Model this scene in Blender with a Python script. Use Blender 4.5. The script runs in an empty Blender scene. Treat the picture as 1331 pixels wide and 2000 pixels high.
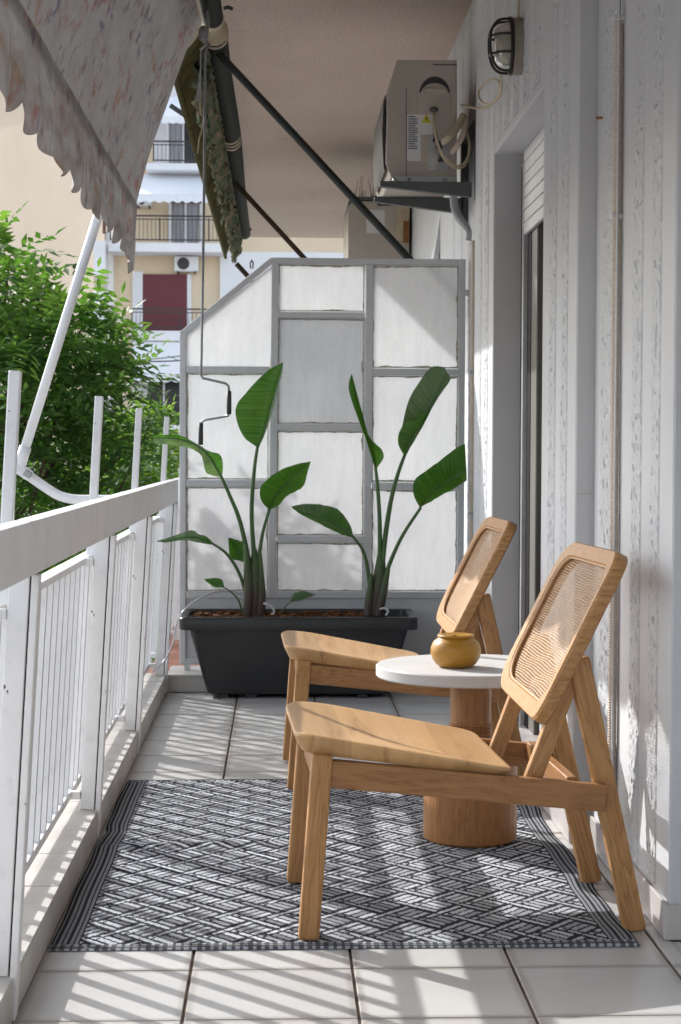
import bpy, bmesh, math, random
import numpy as np
from mathutils import Matrix, Vector, noise

scene = bpy.context.scene
C = scene.collection
R = math.radians
rnd = random.Random(7)

# ------------------------------------------------------------------ camera, sky, sun, exposure
cam = bpy.data.cameras.new('camera')
cam.sensor_fit = 'VERTICAL'
cam.sensor_height = 36.0
cam.lens = 36.0 * 3500 / 2000
cam.shift_x = (665.5 - 703) / 2000
cam.clip_start = 0.05
cam.clip_end = 600
cam.dof.use_dof = True
cam.dof.focus_distance = 4.6
cam.dof.aperture_fstop = 14
camo = bpy.data.objects.new('camera', cam)
C.objects.link(camo)
YAW, PITCH, ROLL = math.atan(.045), -math.atan(119 / 3500), R(.25)
camo.matrix_world = (Matrix.Translation((0, 0, 1)) @ Matrix.Rotation(-YAW, 4, 'Z')
                     @ Matrix.Rotation(math.pi / 2 + PITCH, 4, 'X') @ Matrix.Rotation(ROLL, 4, 'Z'))
scene.camera = camo

SUN = Vector((-1.04, 1.165, 1.0)).normalized()          # towards the sun: beyond the railing, down the street
world = bpy.data.worlds.new('World')
scene.world = world
world.use_nodes = True
wn = world.node_tree
sky = wn.nodes.new('ShaderNodeTexSky')
sky.sky_type = 'NISHITA'
sky.sun_disc = False
sky.sun_elevation = math.asin(SUN.z)
sky.sun_rotation = math.atan2(SUN.x, SUN.y)
sky.dust_density = 2.0
sky.air_density = 1.0
sky.ozone_density = 1.0
hz_ = wn.nodes.new('ShaderNodeHueSaturation')        # summer haze: a paler blue
hz_.inputs['Saturation'].default_value = .5
wn.links.new(sky.outputs[0], hz_.inputs['Color'])
wn.links.new(hz_.outputs[0], wn.nodes['Background'].inputs[0])
wn.nodes['Background'].inputs[1].default_value = 0.15
sun = bpy.data.lights.new('sun', 'SUN')
sun.energy = 2.1
sun.angle = R(.5)
sun.color = (1.0, .975, .945)
suno = bpy.data.objects.new('sun', sun)
suno.rotation_euler = SUN.to_track_quat('Z', 'Y').to_euler()
suno.location = (-6, 8, 9)
C.objects.link(suno)
vs = scene.view_settings
vs.view_transform = 'Standard'
vs.look = 'None'
vs.gamma = 1
vs.exposure = 1.42
vs.use_curve_mapping = False
scene.cycles.max_bounces = 8
scene.cycles.diffuse_bounces = 5
scene.cycles.transmission_bounces = 5
scene.cycles.transparent_max_bounces = 6
scene.cycles.sample_clamp_indirect = 6
scene.cycles.use_denoising = True

# ------------------------------------------------------------------ materials
MATS = {}


class NT:
    def __init__(s, m):
        s.t = m.node_tree
        s.b = s.t.nodes['Principled BSDF']

    def n(s, ty, **k):
        d = s.t.nodes.new('ShaderNode' + ty)
        for a, v in k.items():
            setattr(d, a, v)
        return d

    def l(s, a, b):
        s.t.links.new(a, b)

    def coord(s, out='Object', scale=(1, 1, 1), rot=(0, 0, 0), loc=(0, 0, 0)):
        tc = s.n('TexCoord')
        mp = s.n('Mapping')
        mp.inputs['Scale'].default_value = scale
        mp.inputs['Rotation'].default_value = rot
        mp.inputs['Location'].default_value = loc
        s.l(tc.outputs[out], mp.inputs['Vector'])
        return mp.outputs[0]

    def noise(s, vec, scale, detail=4, rough=.55, dist=0):
        d = s.n('TexNoise')
        d.inputs['Scale'].default_value = scale
        d.inputs['Detail'].default_value = detail
        d.inputs['Roughness'].default_value = rough
        d.inputs['Distortion'].default_value = dist
        s.l(vec, d.inputs['Vector'])
        return d.outputs['Fac']

    def ramp(s, fac, stops):
        d = s.n('ValToRGB')
        e = d.color_ramp.elements
        while len(e) < len(stops):
            e.new(.5)
        for i, (p, c) in enumerate(stops):
            e[i].position = p
            e[i].color = (*c, 1) if len(c) == 3 else c
        s.l(fac, d.inputs[0])
        return d.outputs[0]

    def mix(s, fac, a, b, mode='MIX'):
        d = s.n('Mix', data_type='RGBA', blend_type=mode)
        for v, i in ((fac, 0), (a, 6), (b, 7)):
            if isinstance(v, (int, float)):
                d.inputs[i].default_value = v
            elif isinstance(v, tuple):
                d.inputs[i].default_value = (*v, 1)
            else:
                s.l(v, d.inputs[i])
        return d.outputs[2]

    def math(s, op, a, b=None):
        d = s.n('Math', operation=op)
        for v, i in ((a, 0), (b, 1)):
            if v is None:
                continue
            if isinstance(v, (int, float)):
                d.inputs[i].default_value = v
            else:
                s.l(v, d.inputs[i])
        return d.outputs[0]

    def bump(s, h, strength=.3, dist=.01):
        d = s.n('Bump')
        d.inputs['Strength'].default_value = strength
        d.inputs['Distance'].default_value = dist
        s.l(h, d.inputs['Height'])
        s.l(d.outputs[0], s.b.inputs['Normal'])

    def rnd(s):
        return s.n('ObjectInfo').outputs['Random']


def newmat(name, rough=.6, spec=.4, metal=0):
    m = bpy.data.materials.new(name)
    m.use_nodes = True
    t = NT(m)
    t.b.inputs['Roughness'].default_value = rough
    t.b.inputs['Specular IOR Level'].default_value = spec
    t.b.inputs['Metallic'].default_value = metal
    MATS[name] = m
    return t


def simple(name, a, b=None, rough=.6, spec=.4, scale=8, bump=0, bscale=40, bdist=.004, metal=0, objvar=0, detail=5, stretch=(1, 1, 1)):
    t = newmat(name, rough, spec, metal)
    b = b or tuple(x * .86 for x in a)
    v = t.coord(scale=stretch)
    f = t.noise(v, scale, detail)
    col = t.ramp(f, [(.3, b), (.7, a)])
    if objvar:
        k = t.math('MULTIPLY_ADD', t.rnd(), 1.0)
        k.node.inputs[1].default_value = objvar
        k.node.inputs[2].default_value = 1 - objvar / 2
        hs = t.n('HueSaturation')
        t.l(k, hs.inputs['Value'])
        t.l(col, hs.inputs['Color'])
        col = hs.outputs[0]
    t.l(col, t.b.inputs['Base Color'])
    if bump:
        t.bump(t.noise(v, bscale, 4), bump, bdist)
    return t


t = newmat('paint_white', .42, .4)
v = t.coord()
c_ = t.ramp(t.noise(v, 5, 5), [(.3, (.71, .715, .725)), (.7, (.80, .803, .81))])
c_ = t.mix(t.math('MULTIPLY', t.ramp(t.noise(v, 14, 6, .65), [(.56, (0, 0, 0)), (.78, (1, 1, 1))]), .38), c_, (.42, .40, .37))
c_ = t.mix(t.ramp(t.noise(v, 42, 3), [(.735, (0, 0, 0)), (.765, (1, 1, 1))]), c_, (.10, .06, .04))
t.l(c_, t.b.inputs['Base Color'])
t.bump(t.noise(v, 120, 4), .16, .002)
simple('paint_grey', (.58, .59, .605), (.51, .52, .535), .45, .4, 6, .1, 120, .002)
simple('alu', (.62, .63, .65), (.5, .51, .52), .35, .5, 20, metal=.6)
simple('black_gasket', (.006, .006, .007), None, .6, .15)
simple('door_beige', (.15, .147, .13), (.12, .117, .105), .5, .3, 3)
simple('shutter', (.62, .63, .64), (.5, .5, .5), .5, .3, 5)
simple('concrete_edge', (.5, .5, .48), (.36, .36, .34), .85, .2, 6, .3, 60, .004)
simple('grout', (.25, .20, .165), (.13, .10, .08), .9, .1, 12)
simple('planter', (.024, .0255, .028), (.018, .0192, .021), .42, .45, 7, .15, 220, .001)
simple('soil', (.10, .045, .02), (.02, .012, .008), .95, .1, 60, .8, 120, .02)
simple('bark', (.16, .07, .03), (.06, .028, .014), .9, .1, 30, objvar=.6)
simple('strut_green', (.022, .03, .028), (.014, .016, .014), .5, .4, 10)
simple('rust', (.06, .035, .022), (.03, .022, .016), .8, .2, 25)
simple('tube_white', (.75, .76, .78), (.66, .67, .69), .35, .45, 8)
simple('rod_grey', (.30, .31, .32), (.22, .23, .24), .4, .5, 10, metal=.4)
simple('grip', (.035, .036, .04), None, .55, .4)
simple('ac_beige', (.45, .41, .36), (.39, .355, .31), .5, .35, 3)
simple('ac_dark', (.05, .048, .05), None, .6, .3)
simple('ac_metal', (.5, .51, .53), (.34, .35, .36), .35, .5, 20, metal=.7)
simple('bracket', (.085, .095, .095), (.06, .068, .068), .55, .4, 10)
simple('label_white', (.62, .63, .64), (.55, .56, .57), .5, .3, 12)
simple('label_ink', (.09, .09, .11), None, .6, .2)
simple('warn_yellow', (.62, .55, .03), None, .5, .3)
simple('cable_cream', (.52, .45, .33), (.42, .36, .26), .5, .3, 20)
simple('cable_grey', (.42, .43, .44), (.3, .31, .32), .55, .3, 20)
simple('conduit', (.60, .52, .44), (.52, .45, .38), .6, .3, 10)
simple('lamp_black', (.012, .012, .012), None, .4, .4)
simple('lamp_base', (.33, .30, .25), (.2, .18, .15), .6, .3, 15)
simple('hose', (.55, .58, .62), None, .2, .6)
simple('terracotta', (.52, .27, .20), (.42, .20, .14), .7, .2, 6, objvar=.3)
simple('bg_cream', (.60, .515, .415), (.54, .455, .36), .9, .1, .35, detail=7)
simple('bg_peach', (.78, .645, .47), (.72, .585, .41), .9, .1, .6)
simple('bg_white', (.84, .845, .86), (.74, .745, .76), .8, .2, .8, detail=6)
simple('bg_lav', (.76, .745, .76), (.68, .665, .68), .85, .1, .9)
simple('bg_fabric', (.85, .86, .9), (.78, .8, .84), .8, .2, .5)
simple('bg_red', (.20, .055, .065), (.15, .04, .05), .6, .3, 1.2)
simple('bg_dark', (.02, .02, .024), (.012, .012, .014), .3, .5, 1)
simple('bg_iron', (.07, .06, .06), None, .6, .3)
simple('bg_curtain', (.42, .43, .45), (.22, .22, .24), .8, .1, 5, stretch=(6, 1, .2))
simple('bg_brown', (.16, .07, .05), None, .6, .3)
simple('bird_spike', (.12, .09, .07), None, .5, .4)
simple('asphalt', (.30, .29, .28), (.22, .215, .21), .9, .2, 3)
simple('bark_tree', (.09, .065, .045), (.04, .03, .022), .9, .1, 12, .5, 30, .02, stretch=(1, 1, .25))
simple('cork', (.28, .14, .05), (.2, .1, .04), .8, .1, 30)

# floor tile: glazed, faintly cloudy, each tile a touch different
t = simple('floor_tile', (.53, .527, .515), (.47, .467, .455), .34, .45, 3.2, .05, 35, .002, objvar=.13)
src_ = t.b.inputs['Base Color'].links[0].from_socket
sg = t.n('SeparateXYZ')
t.l(t.coord('Generated'), sg.inputs[0])
def _edge(o_):
    return t.math('MINIMUM', o_, t.math('SUBTRACT', 1.0, o_))
ed_ = t.math('MINIMUM', _edge(sg.outputs[0]), _edge(sg.outputs[1]))
wv_ = t.n('NewGeometry')
mpw = t.n('Mapping')
t.l(wv_.outputs['Position'], mpw.inputs['Vector'])
dn = t.noise(mpw.outputs[0], 9, 6, .65)
dirt_ = t.math('MULTIPLY', t.ramp(t.math('SUBTRACT', ed_, t.math('MULTIPLY', dn, .05)), [(-.02, (1, 1, 1)), (.03, (0, 0, 0))]), .5)
c_ = t.mix(dirt_, src_, (.27, .235, .20))
c_ = t.mix(t.math('MULTIPLY', t.ramp(t.noise(mpw.outputs[0], 4.5, 7, .7), [(.52, (0, 0, 0)), (.75, (1, 1, 1))]), .28), c_, (.33, .305, .275))
c_ = t.mix(t.math('MULTIPLY', t.ramp(t.noise(mpw.outputs[0], 38, 2), [(.74, (0, 0, 0)), (.78, (1, 1, 1))]), .5), c_, (.22, .19, .16))
t.l(c_, t.b.inputs['Base Color'])
t = simple('kerb_tile', (.56, .545, .52), (.45, .43, .40), .4, .4, 6, .06, 40, .002, objvar=.1)
t = simple('skirting', (.56, .53, .52), (.46, .43, .42), .35, .4, 6, objvar=.1)

# plaster
t = newmat('plaster', .85, .15)
v = t.coord()
big = t.noise(v, 1.6, 6)
col = t.ramp(big, [(.3, (.50, .512, .53)), (.7, (.58, .592, .61))])
stain = t.ramp(t.noise(t.coord(scale=(1, 1, .18)), 9, 5), [(.62, (0, 0, 0)), (.8, (1, 1, 1))])
col = t.mix(t.math('MULTIPLY', stain, .25), col, (.45, .42, .38))
t.l(col, t.b.inputs['Base Color'])
t.bump(t.noise(v, 70, 5), .25, .003)

t = newmat('rough_plaster', .92, .1)
v = t.coord()
col = t.ramp(t.noise(v, 120, 3), [(.3, (.47, .478, .49)), (.55, (.56, .572, .59))])
t.l(col, t.b.inputs['Base Color'])
t.bump(t.noise(v, 240, 3), .4, .003)

t = newmat('ceiling', .95, .08)
v = t.coord()
f = t.noise(v, .7, 5)
col = t.ramp(f, [(.3, (.57, .475, .415)), (.7, (.67, .57, .505))])
sp = t.ramp(t.noise(v, 90, 3, .7), [(.33, (.55, .55, .55)), (.5, (1, 1, 1))])
col = t.mix(1.0, col, sp, 'MULTIPLY')
st = t.ramp(t.noise(v, 3.5, 4), [(.66, (1, 1, 1)), (.78, (.62, .58, .55))])
col = t.mix(1.0, col, st, 'MULTIPLY')
t.l(col, t.b.inputs['Base Color'])
t.bump(t.noise(v, 75, 5, .65), .9, .012)


def wood(name, light, mid, dark, spec=.35, rough=.45, planks=False, vert=False):
    t = newmat(name, rough, spec)
    tc = t.n('TexCoord')
    off = t.n('VectorMath', operation='MULTIPLY_ADD')
    cmb = t.n('CombineXYZ')
    r = t.rnd()
    for i in range(3):
        t.l(r, cmb.inputs[i])
    t.l(cmb.outputs[0], off.inputs[0])
    off.inputs[1].default_value = (7.3, 3.1, 5.7)
    t.l(tc.outputs['Object'], off.inputs[2])
    mp = t.n('Mapping')
    mp.inputs['Scale'].default_value = (11, .9, 3) if planks else (14, 14, 1.6) if vert else (1.6, 14, 14)
    t.l(off.outputs[0], mp.inputs['Vector'])
    v = mp.outputs[0]
    rings = t.noise(v, 1.7, 3, .5, .5 if planks else 1.6)
    wv = t.math('FRACT', t.math('MULTIPLY', rings, 3.0 if planks else 5.5))
    col = t.ramp(wv, [(0, mid), (.45, light), (.86, mid), (1, dark)])
    mp2 = t.n('Mapping')
    mp2.inputs['Scale'].default_value = (190, 8, 190) if planks else (190, 190, 8) if vert else (8, 190, 190)
    t.l(off.outputs[0], mp2.inputs['Vector'])
    fine = t.noise(mp2.outputs[0], 1, 3)
    col = t.mix(t.math('MULTIPLY', t.ramp(fine, [(.42, (1, 1, 1)), (.62, (0, 0, 0))]), .10 if planks else .28), col, dark)
    mp3 = t.n('Mapping')
    mp3.inputs['Scale'].default_value = (5, 1.2, 5) if planks else (9, 9, .8) if vert else (1.2, 5, 5)
    t.l(off.outputs[0], mp3.inputs['Vector'])
    bl = t.noise(mp3.outputs[0], 1.3, 2)
    col = t.mix(t.ramp(bl, [(.35, (0, 0, 0)), (.75, (.55, .55, .55))]), col, mid)
    if planks:      # boards glued side by side, each of its own tone
        sp_ = t.n('SeparateXYZ')
        t.l(tc.outputs['Object'], sp_.inputs[0])
        k_ = t.math('FLOOR', t.math('MULTIPLY', t.math('ADD', sp_.outputs[0], .31), 9.5))
        wn_ = t.n('TexWhiteNoise', noise_dimensions='1D')
        t.l(k_, wn_.inputs['W'])
        hs_ = t.n('HueSaturation')
        v_ = t.math('MULTIPLY_ADD', wn_.outputs['Value'], .22)
        v_.node.inputs[2].default_value = .88
        t.l(v_, hs_.inputs['Value'])
        t.l(col, hs_.inputs['Color'])
        col = hs_.outputs[0]
    t.l(col, t.b.inputs['Base Color'])
    t.bump(fine, .12, .0015)
    return t


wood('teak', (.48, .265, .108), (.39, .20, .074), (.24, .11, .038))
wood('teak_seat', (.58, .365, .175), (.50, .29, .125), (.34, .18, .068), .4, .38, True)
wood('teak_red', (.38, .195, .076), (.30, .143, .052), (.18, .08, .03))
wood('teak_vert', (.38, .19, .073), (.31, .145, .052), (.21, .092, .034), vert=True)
simple('cane', (.56, .38, .23), (.44, .28, .16), .55, .35, 60)

# terrazzo / concrete table top
t = newmat('stone_top', .6, .3)
v = t.coord()
col = t.ramp(t.noise(v, 6, 6), [(.3, (.50, .495, .485)), (.7, (.57, .565, .555))])
sp = t.ramp(t.noise(v, 170, 2), [(.24, (.72, .70, .68)), (.36, (1, 1, 1))])
col = t.mix(1.0, col, sp, 'MULTIPLY')
t.l(col, t.b.inputs['Base Color'])
t.bump(t.noise(v, 120, 4), .15, .002)

# mustard jar
t = newmat('mustard', .38, .5)
v = t.coord()
t.l(t.ramp(t.noise(v, 14, 5), [(.3, (.33, .155, .012)), (.7, (.42, .21, .018))]), t.b.inputs['Base Color'])

# cloth that light shines through
def cloth(name, col_fn, transl=.3, rough=.9):
    t = newmat(name, rough, .1)
    c = col_fn(t)
    t.l(c, t.b.inputs['Base Color'])
    tr = t.n('BsdfTranslucent')
    t.l(c, tr.inputs['Color'])
    mx = t.n('MixShader')
    mx.inputs[0].default_value = transl
    t.l(t.b.outputs[0], mx.inputs[1])
    t.l(tr.outputs[0], mx.inputs[2])
    t.l(mx.outputs[0], t.t.nodes['Material Output'].inputs['Surface'])
    return t


def floral(t, dirt):
    uv = t.coord('UV')
    base = t.ramp(t.noise(uv, 3, 6), [(.3, (.355, .35, .35)), (.7, (.41, .405, .40))])
    for (sc, loc, colr, lo, hi, rot) in (((10, 15, 1), (0, 0, 0), (.33, .09, .085), .57, .64, .42), ((9, 13, 1), (3.1, 7.7, 0), (.34, .17, .09), .58, .65, .30),
                                        ((13, 17, 1), (9.3, 2.2, 0), (.10, .09, .18), .58, .63, .36), ((15, 13, 1), (5.3, 1.2, 0), (.14, .12, .11), .60, .65, .5)):
        vv = t.coord('UV', sc, (0, 0, rot), loc)
        strokes = t.noise(vv, 1.0, 3, .6, .4)
        cl = t.noise(t.coord('UV', (2.2, 4.5, 1), (0, 0, .3), loc), 1.0, 1)
        m = t.math('MULTIPLY', t.ramp(strokes, [(lo - .05, (0, 0, 0)), (hi, (1, 1, 1))]), t.ramp(cl, [(.52, (0, 0, 0)), (.59, (.66, .66, .66))]))
        base = t.mix(m, base, colr)
    # stitched seams every so often
    sep = t.n('SeparateXYZ')
    t.l(t.coord('UV'), sep.inputs[0])
    fr = t.math('FRACT', t.math('MULTIPLY', sep.outputs[0], 1.55))
    seam = t.math('LESS_THAN', fr, .006)
    base = t.mix(t.math('MULTIPLY', seam, .6), base, (.12, .11, .11))
    d = t.ramp(t.noise(t.coord('UV', (3, 9, 1)), 1.2, 6), [(.38, (0, 0, 0)), (.72, (1, 1, 1))])
    return t.mix(t.math('MULTIPLY', d, dirt), base, (.16, .125, .095))


cloth('awning_floral', lambda t: floral(t, .25), .05)
cloth('awning_valance', lambda t: floral(t, .8), .08)


def olive(t):
    v = t.coord(scale=(1, 1, 1))
    c = t.ramp(t.noise(v, 9, 6), [(.3, (.05, .047, .02)), (.7, (.11, .10, .048))])
    return c


cloth('awning_olive', olive, .06)


def fringe(t):
    v = t.coord(scale=(1, 1, 1))
    return t.ramp(t.noise(v, 22, 4, .7), [(.35, (.035, .075, .05)), (.48, (.10, .12, .075)), (.62, (.20, .15, .10)), (.75, (.28, .25, .2))])


cloth('awning_fringe', fringe, .2)
simple('tube_green', (.010, .015, .013), (.007, .009, .008), .75, .15, 12, .2, 60, .003)

# frosted panes
def pane_mat(name, c0, c1, rough, bsc):
    t = newmat(name, rough, .4)
    v = t.coord()
    c = t.ramp(t.noise(t.coord(scale=(1, 1, .6)), 3.2, 6, .65), [(.3, c0), (.7, c1)])
    c = t.mix(1.0, c, t.ramp(t.noise(t.coord(scale=(1, 1, .22)), 26, 5, .7), [(.3, (.93, .93, .93)), (.6, (1, 1, 1))]), 'MULTIPLY')
    c = t.mix(1.0, c, t.ramp(t.noise(v, 95, 3), [(.3, (.96, .96, .96)), (.5, (1, 1, 1))]), 'MULTIPLY')
    t.l(c, t.b.inputs['Base Color'])
    t.bump(t.noise(v, bsc, 4), .25, .003)
    tr = t.n('BsdfTranslucent')
    t.l(c, tr.inputs['Color'])
    mx = t.n('MixShader')
    mx.inputs[0].default_value = .55
    t.l(t.b.outputs[0], mx.inputs[1])
    t.l(tr.outputs[0], mx.inputs[2])
    t.l(mx.outputs[0], t.t.nodes['Material Output'].inputs['Surface'])


pane_mat('pane', (.80, .815, .83), (.88, .89, .90), .35, 60)
pane_mat('pane_textured', (.54, .555, .575), (.66, .675, .69), .3, 190)
simple('putty', (.55, .53, .47), (.20, .18, .13), .9, .1, 60)

# glass of the bulkhead lamp
t = newmat('lamp_glass', .25, .5)
t.b.inputs['Base Color'].default_value = (.50, .50, .42, 1)
t.b.inputs['Transmission Weight'].default_value = .6

# leaves
def leafmat(name, lo, hi, under=None, transl=.3, rough=.42, attr=True):
    t = newmat(name, rough, .45)
    if attr:
        a = t.n('Attribute', attribute_name='tint')
        c = t.ramp(a.outputs['Fac'], [(0, lo), (1, hi)])
    else:
        vv = t.coord('UV', (.35, 34, 1))
        st = t.noise(vv, 1.5, 2)
        c = t.ramp(st, [(.35, lo), (.65, hi)])
        c = t.mix(t.ramp(t.noise(t.coord(), 7, 4), [(.45, (0, 0, 0)), (.75, (.5, .5, .5))]), c, (.09, .17, .03))
        su = t.n('SeparateXYZ')
        t.l(t.coord('UV'), su.inputs[0])
        ed = t.math('ADD', t.math('ABSOLUTE', su.outputs[0]), t.math('MULTIPLY', t.noise(t.coord('UV', (1, 9, 1)), 2, 3), .10))
        c = t.mix(t.ramp(ed, [(1.02, (0, 0, 0)), (1.05, (.8, .8, .8))]), c, (.16, .09, .03))
        t.bump(st, .35, .004)
        if under:
            g = t.n('NewGeometry')
            c = t.mix(t.math('MULTIPLY', g.outputs['Backfacing'], .6), c, under)
    t.l(c, t.b.inputs['Base Color'])
    tr = t.n('BsdfTranslucent')
    cc = t.mix(1.0, c, (1.25, 1.4, .6), 'MULTIPLY')
    t.l(cc, tr.inputs['Color'])
    mx = t.n('MixShader')
    mx.inputs[0].default_value = transl
    t.l(t.b.outputs[0], mx.inputs[1])
    t.l(tr.outputs[0], mx.inputs[2])
    t.l(mx.outputs[0], t.t.nodes['Material Output'].inputs['Surface'])


leafmat('leaf_paradise', (.034, .105, .02), (.07, .17, .034), (.10, .17, .09), .40, .24, False)
leafmat('leaf_lit', (.065, .165, .028), (.11, .24, .045), (.10, .18, .06), .42, .28, False)  # lighter green paints light onto one half, so the leaf fold reads
leafmat('leaf_underside', (.075, .125, .075), (.12, .175, .11), (.06, .15, .035), .35, .3, False)
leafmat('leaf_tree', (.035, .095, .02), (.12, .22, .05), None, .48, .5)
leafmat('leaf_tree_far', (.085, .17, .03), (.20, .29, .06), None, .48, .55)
simple('petiole', (.06, .13, .035), (.045, .095, .03), .45, .4, 14)
simple('sheath', (.07, .045, .035), (.035, .022, .022), .6, .3, 14)
t = newmat('sheath_mix', .5, .4)
gz = t.n('SeparateXYZ')
t.l(t.coord('Object'), gz.inputs[0])
nz = t.math('ADD', gz.outputs[2], t.math('MULTIPLY', t.noise(t.coord(), 12, 3), .12))
t.l(t.ramp(t.math('ADD', nz, .10), [(.0, (.045, .03, .028)), (.10, (.06, .042, .034)), (.24, (.055, .10, .03))]), t.b.inputs['Base Color'])

# rug: yarn colours carried by the weave
t = newmat('rug', .95, .1)
a = t.n('Attribute', attribute_name='yarn')
t.l(a.outputs['Color'], t.b.inputs['Base Color'])
t.bump(t.noise(t.coord(), 260, 3), .5, .003)

# ------------------------------------------------------------------ builders
W = {}
FR = [Matrix.Identity(4)]


def put(name, me, M, parent=None, **props):
    o = bpy.data.objects.new(name, me)
    C.objects.link(o)
    Mw = FR[0] @ M
    W[o] = Mw
    if parent is not None:
        o.parent = parent
        o.matrix_basis = W[parent].inverted() @ Mw
    else:
        o.matrix_basis = Mw
    for k, v in props.items():
        o[k] = v
    return o


def tag(o, label, cat, group=None, kind=None):
    o['label'] = label
    o['category'] = cat
    if group:
        o['group'] = group
    if kind:
        o['kind'] = kind
    return o


def thing(name, loc, label, cat, group=None):
    return tag(put(name, None, Matrix.Translation(loc)), label, cat, group)


def struct(o):
    o['kind'] = 'structure'
    return o


def finish(me, mat, smooth=False):
    if isinstance(mat, str):
        me.materials.append(MATS[mat])
    else:
        for m in mat:
            me.materials.append(MATS[m])
    if smooth:
        me.polygons.foreach_set('use_smooth', [True] * len(me.polygons))
    me.update()
    return me


CACHE = {}


def box_me(sx, sy, sz, mat, bev=0, seg=1):
    key = ('box', round(sx, 4), round(sy, 4), round(sz, 4), mat, bev, seg)
    if key in CACHE:
        return CACHE[key]
    bm = bmesh.new()
    bmesh.ops.create_cube(bm, size=1)
    bmesh.ops.scale(bm, vec=(sx, sy, sz), verts=bm.verts)
    if bev:
        bmesh.ops.bevel(bm, geom=bm.edges[:], offset=min(bev, min(sx, sy, sz) * .45), segments=seg, profile=.6, affect='EDGES')
    me = bpy.data.meshes.new('box')
    bm.to_mesh(me)
    bm.free()
    CACHE[key] = finish(me, mat, False)
    return me


def box(name, x, y, z, mat, parent=None, bev=0, seg=1, **props):
    """axis-aligned box from ranges"""
    c = Vector(((x[0] + x[1]) / 2, (y[0] + y[1]) / 2, (z[0] + z[1]) / 2))
    return put(name, box_me(abs(x[1] - x[0]), abs(y[1] - y[0]), abs(z[1] - z[0]), mat, bev, seg), Matrix.Translation(c), parent, **props)


def frame_of(p0, p1, up=(0, 0, 1)):
    p0, p1 = Vector(p0), Vector(p1)
    x = (p1 - p0).normalized()
    u = Vector(up)
    if abs(x.dot(u)) > .98:
        u = Vector((0, 1, 0))
    y = u.cross(x).normalized()
    z = x.cross(y)
    M = Matrix((x, y, z)).transposed().to_4x4()
    M.translation = (p0 + p1) / 2
    return M, (p1 - p0).length


def bar(name, p0, p1, w, h, mat, parent=None, up=(0, 0, 1), bev=0, seg=1, **props):
    """beam with its grain (local X) along p0-p1; w across, h towards up"""
    M, L = frame_of(p0, p1, up)
    return put(name, box_me(L, w, h, mat, bev, seg), M, parent, **props)


def tube_geo(pts, rad, n=10, cap=True):
    pts = [Vector(p) for p in pts]
    rads = rad if isinstance(rad, (list, tuple)) else [rad] * len(pts)
    vs, fs = [], []
    prev = None
    for i, p in enumerate(pts):
        d = (pts[min(i + 1, len(pts) - 1)] - pts[max(i - 1, 0)]).normalized()
        if prev is None:
            a = d.orthogonal().normalized()
        else:
            a = (prev - d * prev.dot(d)).normalized()
        prev = a
        b = d.cross(a)
        for k in range(n):
            t_ = 2 * math.pi * k / n
            vs.append(p + (a * math.cos(t_) + b * math.sin(t_)) * rads[i])
    for i in range(len(pts) - 1):
        for k in range(n):
            fs.append((i * n + k, i * n + (k + 1) % n, (i + 1) * n + (k + 1) % n, (i + 1) * n + k))
    if cap:
        fs.append(tuple(range(n - 1, -1, -1)))
        fs.append(tuple((len(pts) - 1) * n + k for k in range(n)))
    return vs, fs


def smooth_path(pts, n=24):
    pts = [Vector(p) for p in pts]
    out = []
    m = len(pts) - 1
    for j in range(n + 1):
        s = j / n * m
        i = min(int(s), m - 1)
        f = s - i
        p0, p1, p2, p3 = pts[max(i - 1, 0)], pts[i], pts[i + 1], pts[min(i + 2, m)]
        out.append(.5 * ((2 * p1) + (p2 - p0) * f + (2 * p0 - 5 * p1 + 4 * p2 - p3) * f * f + (3 * p1 - p0 - 3 * p2 + p3) * f ** 3))
    return out


def mesh(name, vs, fs, mat, parent=None, smooth=False, origin=None, uv=None, midx=None, **props):
    vs = [Vector(v) for v in vs]
    if origin is None:
        lo = Vector([min(v[i] for v in vs) for i in range(3)])
        hi = Vector([max(v[i] for v in vs) for i in range(3)])
        origin = (lo + hi) / 2
    origin = Vector(origin)
    me = bpy.data.meshes.new(name)
    me.from_pydata([v - origin for v in vs], [], fs)
    if uv is not None:
        l = me.uv_layers.new(name='UVMap')
        idx = np.empty(len(me.loops), dtype=np.int32)
        me.loops.foreach_get('vertex_index', idx)
        l.data.foreach_set('uv', np.asarray(uv, dtype=np.float32)[idx].ravel())
    finish(me, mat, smooth)
    if midx is not None:
        me.polygons.foreach_set('material_index', midx)
    return put(name, me, Matrix.Translation(origin), parent, **props)


def tube(name, pts, rad, mat, parent=None, n=10, sm=0, **props):
    if sm:
        if isinstance(rad, (list, tuple)):
            k = len(rad) - 1
            rr = []
            for j in range(sm + 1):
                s = j / sm * k
                i = min(int(s), k - 1)
                rr.append(rad[i] + (rad[i + 1] - rad[i]) * (s - i))
            rad = rr
        pts = smooth_path(pts, sm)
    vs_, fs_ = tube_geo(pts, rad, n)
    return mesh(name, vs_, fs_, mat, parent, True, **props)


def lathe(name, prof, c, mat, parent=None, n=40, axis='Z', **props):
    """prof: (radius, height) pairs from bottom to top"""
    vs_, fs_ = [], []
    for r, h in prof:
        for k in range(n):
            a = 2 * math.pi * k / n
            p = Vector((r * math.cos(a), r * math.sin(a), h))
            if axis == 'X':
                p = Vector((h, r * math.cos(a), r * math.sin(a)))
            vs_.append(Vector(c) + p)
    for i in range(len(prof) - 1):
        for k in range(n):
            fs_.append((i * n + k, i * n + (k + 1) % n, (i + 1) * n + (k + 1) % n, (i + 1) * n + k))
    fs_.append(tuple(range(n - 1, -1, -1)))
    fs_.append(tuple((len(prof) - 1) * n + k for k in range(n)))
    o = mesh(name, vs_, fs_, mat, parent, True, origin=c, **props)
    o.data.set_sharp_from_angle(angle=R(38))
    return o


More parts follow.
